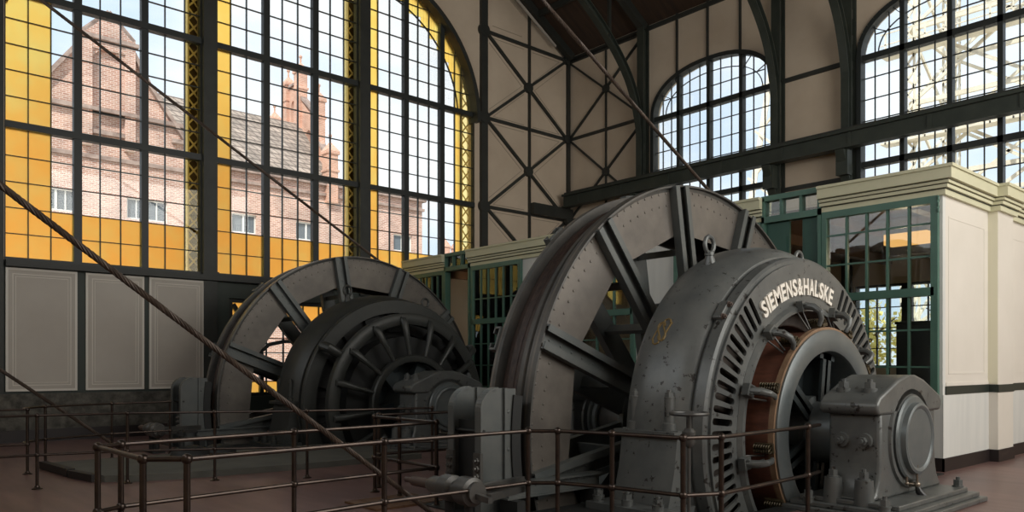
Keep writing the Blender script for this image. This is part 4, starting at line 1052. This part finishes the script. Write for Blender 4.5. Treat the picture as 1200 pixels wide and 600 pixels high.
# ------------------------------------------------------------------ outside
b = MB(); b.prism([(-60, -40), (90, -40), (90, 120), (-60, 120)], 'XY', -.3, -.26, [[(XL - .2, YF - .2), (XS + .2, YF - .2), (XS + .2, YW + .2), (XL - .2, YW + .2)]]); struct(b.build('ground', M['ground']))
def gable_house():
    t = thing('gabled_house', 'tall red brick gabled house seen through the left window section', 'building', (11, 45, 0))
    Y = 45; out = [(2.5, 0), (15.4, 0), (15.4, 14.1), (14.7, 15.0), (13.3, 16.95), (12.5, 18.4), (12.5, 19.1), (11.25, 20.3), (10.0, 19.0), (10.0, 18.6), (8.6, 16.6), (7.0, 14.6), (6.5, 13.6), (2.5, 13.6)]
    wins = [rect(8.0, 9.75, 9.65, 10.8), rect(12.2, 14.3, 9.65, 10.8), rect(4.6, 6.4, 9.65, 10.8), rect(8.0, 9.75, 4.2, 6.0), rect(12.2, 14.3, 4.2, 6.0)]
    b = MB(); b.prism(out, 'XZ', Y, Y + .5, wins)
    b.box(15.0, Y + .5, 0, 15.4, Y + 9, 14.0); b.box(2.5, Y + .5, 0, 2.9, Y + 9, 13.6)
    b.build('gable_wall', M['brickA'], t)
    b = MB()                                   # niche piers and arch
    for x0, x1 in ((9.95, 10.45), (12.05, 12.55)): b.box(x0, Y - .35, 13.2, x1, Y - .01, 18.74)
    b.prism([(9.95, 18.3), (12.55, 18.3), (12.55, 19.15), (11.25, 20.33), (9.95, 19.05)], 'XZ', Y - .30, Y - .01)
    b.prism([(10.45, 18.31)] + [(11.25 - .8 * math.cos(PI * k / 10), 17.6 + .7 * math.sin(PI * k / 10)) for k in range(11)] + [(12.05, 18.31)], 'XZ', Y - .2, Y - .01)
    b.build('pier', M['brickA'], t)
    b = MB()
    for z, x0, x1 in ((15.0, 6.4, 15.4), (13.85, 9.8, 12.7), (12.55, 2.5, 15.4), (14.1, 14.5, 15.7)): b.box(x0, Y - .28 if z > 13 else Y - .12, z, x1, Y, z + .22)
    b.box(9.8, Y - .46, 18.75, 12.7, Y - .005, 18.95); b.box(9.9, Y - .45, 15.0, 12.6, Y, 15.2)
    for p, q in (((12.5, 19.1), (11.25, 20.35)), ((10.0, 19.05), (11.25, 20.35)), ((15.3, 14.2), (14.7, 15.05)), ((14.7, 15.05), (13.3, 17.0)), ((13.3, 17.0), (12.5, 18.5)), ((10.0, 18.6), (8.6, 16.65)), ((8.6, 16.65), (7.0, 14.65))):
        b.beam((p[0], Y + .1, p[1]), (q[0], Y + .1, q[1]), .8, .2, (0, 0, 1))
    b.build('coping', M['stonetrim'], t)
    for w in wins:
        (x0, z0), (x1, z1) = w[0], w[2]; f = MB()
        f.prism(rect(x0, x1, z0, z1), 'XZ', Y + .15, Y + .3, [rect(x0 + .08, (x0 + x1) / 2 - .05, z0 + .08, z1 - .08), rect((x0 + x1) / 2 + .05, x1 - .08, z0 + .08, z1 - .08)])
        for k in (.25, .75): f.box(x0 + (x1 - x0) * k - .03, Y + .17, z0, x0 + (x1 - x0) * k + .03, Y + .28, z1)
        o = f.build('window', M['winframe'], t); g = MB(); g.box(x0, Y + .22, z0, x1, Y + .24, z1); g.build('pane', M['winglass'], o)
    b = MB()
    b.add([(11.25, Y + .4, 19.7), (11.25, Y + 9, 19.7), (15.5, Y + 9, 13.9), (15.5, Y + .4, 13.9), (7.0, Y + .4, 13.9), (7.0, Y + 9, 13.9)], [(0, 1, 2, 3), (0, 4, 5, 1)]); 
    b.box(2.5, Y + .4, 13.3, 15.4, Y + 9, 13.6); b.build('roof', M['tile'], t)
gable_house()
def long_house():
    t = thing('brick_range', 'long brick building with grey tiled roof and turrets seen through the middle window section', 'building', (22, 48, 0))
    Y = 48; x0, x1 = 15.5, 33.5
    wins = [rect(a, a + 1.6, 10.1, 11.3) for a in (19.1, 23.4, 27.6, 31)] + [rect(a, a + 1.6, 4.4, 6.2) for a in (19.1, 23.4, 27.6)]
    b = MB(); b.prism([(x0, 0), (x1, 0), (x1, 13.9), (x0, 13.9)], 'XZ', Y, Y + .5, wins); b.box(x1 - .5, Y + .5, 0, x1, Y + 11, 13.9); b.build('wall', M['brickA'], t)
    b = MB(); b.box(x0, Y - .2, 13.2, x1 + .1, Y, 13.4); b.box(x0, Y - .3, 13.9, x1 + .2, Y + .3, 14.1); b.box(x0, Y - .1, 8.5, x1, Y, 8.7); b.build('cornice', M['stonetrim'], t)
    b = MB(); xe = 26.1
    b.add([(x0, Y - .2, 14.05), (xe, Y - .2, 14.05), (xe, Y + 5, 19.4), (x0, Y + 5, 19.4), (x0, Y + 10.2, 14.05), (xe, Y + 10.2, 14.05)], [(0, 1, 2, 3), (3, 2, 5, 4), (1, 5, 2), (0, 3, 4)]); b.build('roof', M['tile'], t)
    for w in wins:
        (a0, z0), (a1, z1) = w[0], w[2]; f = MB()
        f.prism(rect(a0, a1, z0, z1), 'XZ', Y + .15, Y + .3, [rect(a0 + .08, (a0 + a1) / 2 - .05, z0 + .08, z1 - .08), rect((a0 + a1) / 2 + .05, a1 - .08, z0 + .08, z1 - .08)])
        o = f.build('window', M['winframe'], t); g = MB(); g.box(a0, Y + .22, z0, a1, Y + .24, z1); g.build('pane', M['winglass'], o)
    def turret(x, y, w, zb, zt):
        b = MB(); b.box(x - w / 2, y - w / 2, zb, x + w / 2, y + w / 2, zt)
        b.box(x - w * .62, y - w * .62, zt - .1, x + w * .62, y + w * .62, zt + .12); b.box(x - w * .6, y - w * .6, zt - 1.3, x + w * .6, y + w * .6, zt - 1.15)
        h = w * .9; v = [(x - w * .62, y - w * .62, zt + .12), (x + w * .62, y - w * .62, zt + .12), (x + w * .62, y + w * .62, zt + .12), (x - w * .62, y + w * .62, zt + .12), (x, y, zt + .12 + h)]
        b.add(v, [(0, 1, 4), (1, 2, 4), (2, 3, 4), (3, 0, 4), (3, 2, 1, 0)]); b.cyl((x, y, zt + h), (x, y, zt + h + .45), .07, 8); b.sphere((x, y, zt + h + .5), .13, 8, 6)
        return b.build('turret', M['brickB'], t)
    turret(25.9, 48.0, .78, 12.8, 16.2); turret(26.2, 50.2, .66, 13.5, 20.4); turret(26.2, 53.0, .72, 15.5, 23.2); turret(26.2, 55.0, .64, 15.5, 22.8); turret(26.2, 57.4, .7, 15.5, 20.7)
    b = MB()                                    # stepped gable end with arched openings between the turrets
    hole = lambda y, w, z0, z1: [(y - w, z0), (y + w, z0), (y + w, z1), (y + w * .6, z1 + w * .8), (y, z1 + w), (y - w * .6, z1 + w * .8), (y - w, z1)]
    b.prism([(48, 13.9), (58, 13.9), (57.4, 16.2), (56.8, 17.6), (55.4, 18.4), (55.2, 21.9), (54.6, 22.4), (53.4, 22.4), (52.8, 21.2), (51.2, 19.6), (50.3, 19.3), (49.8, 17.4), (48.3, 15.2)], 'YZ', 26.1, 26.45, [hole(54.0, .38, 19.4, 21.0), hole(51.6, .36, 17.4, 18.3)])
    b.build('stepped_gable', M['brickB'], t)
    for p, q in (((26.25, 48.2, 15.3), (26.25, 50.0, 17.5)), ((26.25, 50.3, 19.4), (26.25, 52.7, 21.3)), ((26.2, 53.4, 22.5), (26.2, 54.6, 22.5))):
        b = MB(); b.beam(p, q, .5, .16); b.build('coping', M['stonetrim'], t)
long_house()
t = thing('far_turrets', 'small distant brick house with two pinnacles low in the right window section', 'building', (46, 62, 0))
b = MB(); b.box(42.5, 61, 0, 50, 66, 10.5); b.build('wall', M['brickA'], t)
for x in (45.2, 46.7):
    b = MB(); b.box(x - .4, 60.6, 10, x + .4, 61.4, 13.2); b.add([(x - .5, 60.5, 13.2), (x + .5, 60.5, 13.2), (x + .5, 61.5, 13.2), (x - .5, 61.5, 13.2), (x, 61, 14.2)], [(0, 1, 4), (1, 2, 4), (2, 3, 4), (3, 0, 4), (3, 2, 1, 0)]); b.build('pinnacle', M['brickB'], t)
def headframe():
    t = thing('headframe_tower', 'pale latticed steel headframe tower outside the nearer arched side window', 'tower', (39, 12, 0))
    c = [(37, 9.5), (37, 14.5), (42, 9.5), (42, 14.5)]
    for x, y in c:
        b = MB()
        for dx in (-.28, .28):
            for dy in (-.28, .28): b.box(x + dx - .045, y + dy - .045, 0, x + dx + .045, y + dy + .045, 30)
        z = .3
        while z < 29:
            b.beam((x - .3, y - .28, z), (x - .3, y + .28, z + .7), .05, .1); b.beam((x - .3, y + .28, z), (x - .3, y - .28, z + .7), .05, .1)
            b.beam((x - .28, y - .3, z), (x + .28, y - .3, z + .7), .05, .1); z += .7
        b.build('leg', M['tower'], t)
    b = MB(); z = 0; k = 0
    while z < 29:
        for (p, q) in ((0, 1), (2, 3), (0, 2), (1, 3)):
            (ax, ay), (bx, by) = c[p], c[q]
            b.beam((ax, ay, z), (bx, by, z + 3.4), .1, .14); b.beam((bx, by, z), (ax, ay, z + 3.4), .1, .14); b.beam((ax, ay, z), (bx, by, z), .14, .2)
        z += 3.4
    b.build('bracing', M['tower'], t)
    b = MB()                                    # inclined struts
    for y in (16.0, 18.5): b.beam((36, y, 30), (34, y + 4, 0), .26, .26)
    for k in range(12):
        z = 2 + k * 2.3; f = z / 30; x = 34 + 2 * f; ya = 16 + 4 * (1 - f); yb = 18.5 + 4 * (1 - f)
        b.beam((x, ya, z), (x, yb, z + 2.2), .08, .1); b.beam((x, yb, z), (x, ya, z + 2.2), .08, .1)
    b.build('back_strut', M['tower'], t)
    b = MB()
    for y in (8.6, 10.0): b.beam((34.5, y - 2, 9.0), (35.5, y - .2, 24), .12, .12)
    for k in range(34):
        f = k / 34; b.beam((34.5 + f, 6.6 + 1.8 * f, 9 + 15 * f), (34.5 + f, 8.0 + 1.8 * f, 9 + 15 * f), .06, .1)
    b.build('stair', M['tower'], t)
    b = MB()
    for z in (11.8, 15.8, 19.6, 23):
        b.box(36.2, 7.5, z, 36.9, 15.5, z + .1)
        for h in (.5, 1.0): b.box(36.2, 7.5, z + h, 36.25, 15.5, z + h + .05)
        for k in range(10): b.box(36.2, 7.6 + k * .85, z, 36.25, 7.66 + k * .85, z + 1.0)
    b.build('platform', M['tower'], t)
headframe()
def tree(x, y, h, label):
    t = thing('autumn_tree', label, 'tree', (x, y, -.2), 'trees outside the cabin window')
    b = MB(); b.tube([(x, y, -.3), (x + .1, y, h * .4), (x - .1, y + .2, h * .75)], [.22, .15, .06], 8)
    rnd = random.Random(int(x * 10))
    for k in range(9):
        a = rnd.uniform(0, 6.28); z = h * rnd.uniform(.3, .7); b.tube([(x, y, z), (x + math.cos(a) * .8, y + math.sin(a) * .8, z + .6), (x + math.cos(a) * 1.3, y + math.sin(a) * 1.3, z + .9)], [.07, .04, .015], 6)
    b.build('trunk', M['bark'], t)
    b = MB()
    for k in range(650):
        a = rnd.uniform(0, 6.28); u = rnd.uniform(-1, 1); r = rnd.random() ** .4 * 1.5
        c = Vector((x + r * math.sqrt(1 - u * u) * math.cos(a), y + r * math.sqrt(1 - u * u) * math.sin(a), h * .62 + r * u * .9))
        d1 = Vector((rnd.uniform(-1, 1), rnd.uniform(-1, 1), rnd.uniform(-1, 1))).normalized() * .13; d2 = d1.orthogonal().normalized() * .08
        b.add([c - d1, c - d2, c + d1, c + d2], [(0, 1, 2, 3)])
    b.build('foliage', M['leaf'], t)
tree(29, 12.9, 4.6, 'yellow green tree seen through the cabin window left of the dark post'); tree(28.5, 9.3, 4.3, 'yellow green tree seen through the cabin window right of the dark post')

# ------------------------------------------------------------------ light
w = bpy.data.worlds.new('sky'); sc.world = w; w.use_nodes = True; nt = w.node_tree; nt.nodes.clear()
out = nt.nodes.new('ShaderNodeOutputWorld'); bg_ = nt.nodes.new('ShaderNodeBackground'); tc = nt.nodes.new('ShaderNodeTexCoord')
n = nt.nodes.new('ShaderNodeTexNoise'); n.inputs['Scale'].default_value = 3.2; n.inputs['Detail'].default_value = 6
mp = nt.nodes.new('ShaderNodeMapping'); mp.inputs['Scale'].default_value = (1, 1, 2.2); nt.links.new(tc.outputs['Generated'], mp.inputs[0]); nt.links.new(mp.outputs[0], n.inputs['Vector'])
c = ramp(nt, n.outputs['Fac'], [(.38, (.64, .77, .93, 1)), (.58, (.95, .97, 1.0, 1))])
nt.links.new(c, bg_.inputs[0]); bg_.inputs[1].default_value = 1.3; nt.links.new(bg_.outputs[0], out.inputs[0])
def sun(e, rot):
    l = bpy.data.lights.new('sun', 'SUN'); l.energy = e; l.angle = .01; l.color = (1, .95, .88)
    o = bpy.data.objects.new('sun', l); COL.objects.link(o); o.rotation_euler = Vector(rot).to_track_quat('-Z', 'Y').to_euler(); o.location = (0, 0, 30)
sun(4.6, (.62, .55, -.75))
def area(name, loc, direc, sx, sy, p, col):
    l = bpy.data.lights.new(name, 'AREA'); l.shape = 'RECTANGLE'; l.size = sx; l.size_y = sy; l.energy = p; l.color = col
    o = bpy.data.objects.new(name, l); COL.objects.link(o); o.location = loc; o.rotation_euler = Vector(direc).to_track_quat('-Z', 'Z').to_euler()
area('daylight_front_window', (12, YF + .15, 7.5), (0, 1, 0), 14.6, 8.8, 1600, (1, .97, .92))
for y, s, e in ((11, 3.4, 120), (16, 3.8, 80), (4.25, 4.3, 140)):
    area('daylight_left_window', (XL + .15, y, 7.5), (1, 0, 0), s, 6.4, e, (.92, .96, 1))

for x, y in ((15.5, 6.1), (15.2, 17.2)):  # fill lights added at the glowing boxes to brighten the cabin interior
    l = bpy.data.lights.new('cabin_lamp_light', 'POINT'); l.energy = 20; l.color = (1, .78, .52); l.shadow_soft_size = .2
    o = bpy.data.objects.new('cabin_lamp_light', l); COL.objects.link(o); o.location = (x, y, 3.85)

# ------------------------------------------------------------------ camera
cam = bpy.data.cameras.new('camera'); co = bpy.data.objects.new('camera', cam); COL.objects.link(co); sc.camera = co
yaw = R_(48.5)
co.location = (0, 0, 1.75); co.rotation_euler = Vector((math.cos(yaw), math.sin(yaw), 0)).to_track_quat('-Z', 'Y').to_euler()
cam.sensor_width = 36; cam.lens = 912 / 1200 * 36; cam.shift_y = 128 / 1200; cam.clip_end = 500; cam.clip_start = .05
vs = sc.view_settings; vs.view_transform = 'Standard'; vs.look = 'None'; vs.gamma = 1; vs.exposure = 0; vs.use_curve_mapping = False
sc.cycles.use_denoising = True; sc.cycles.transparent_max_bounces = 16; sc.cycles.max_bounces = 8
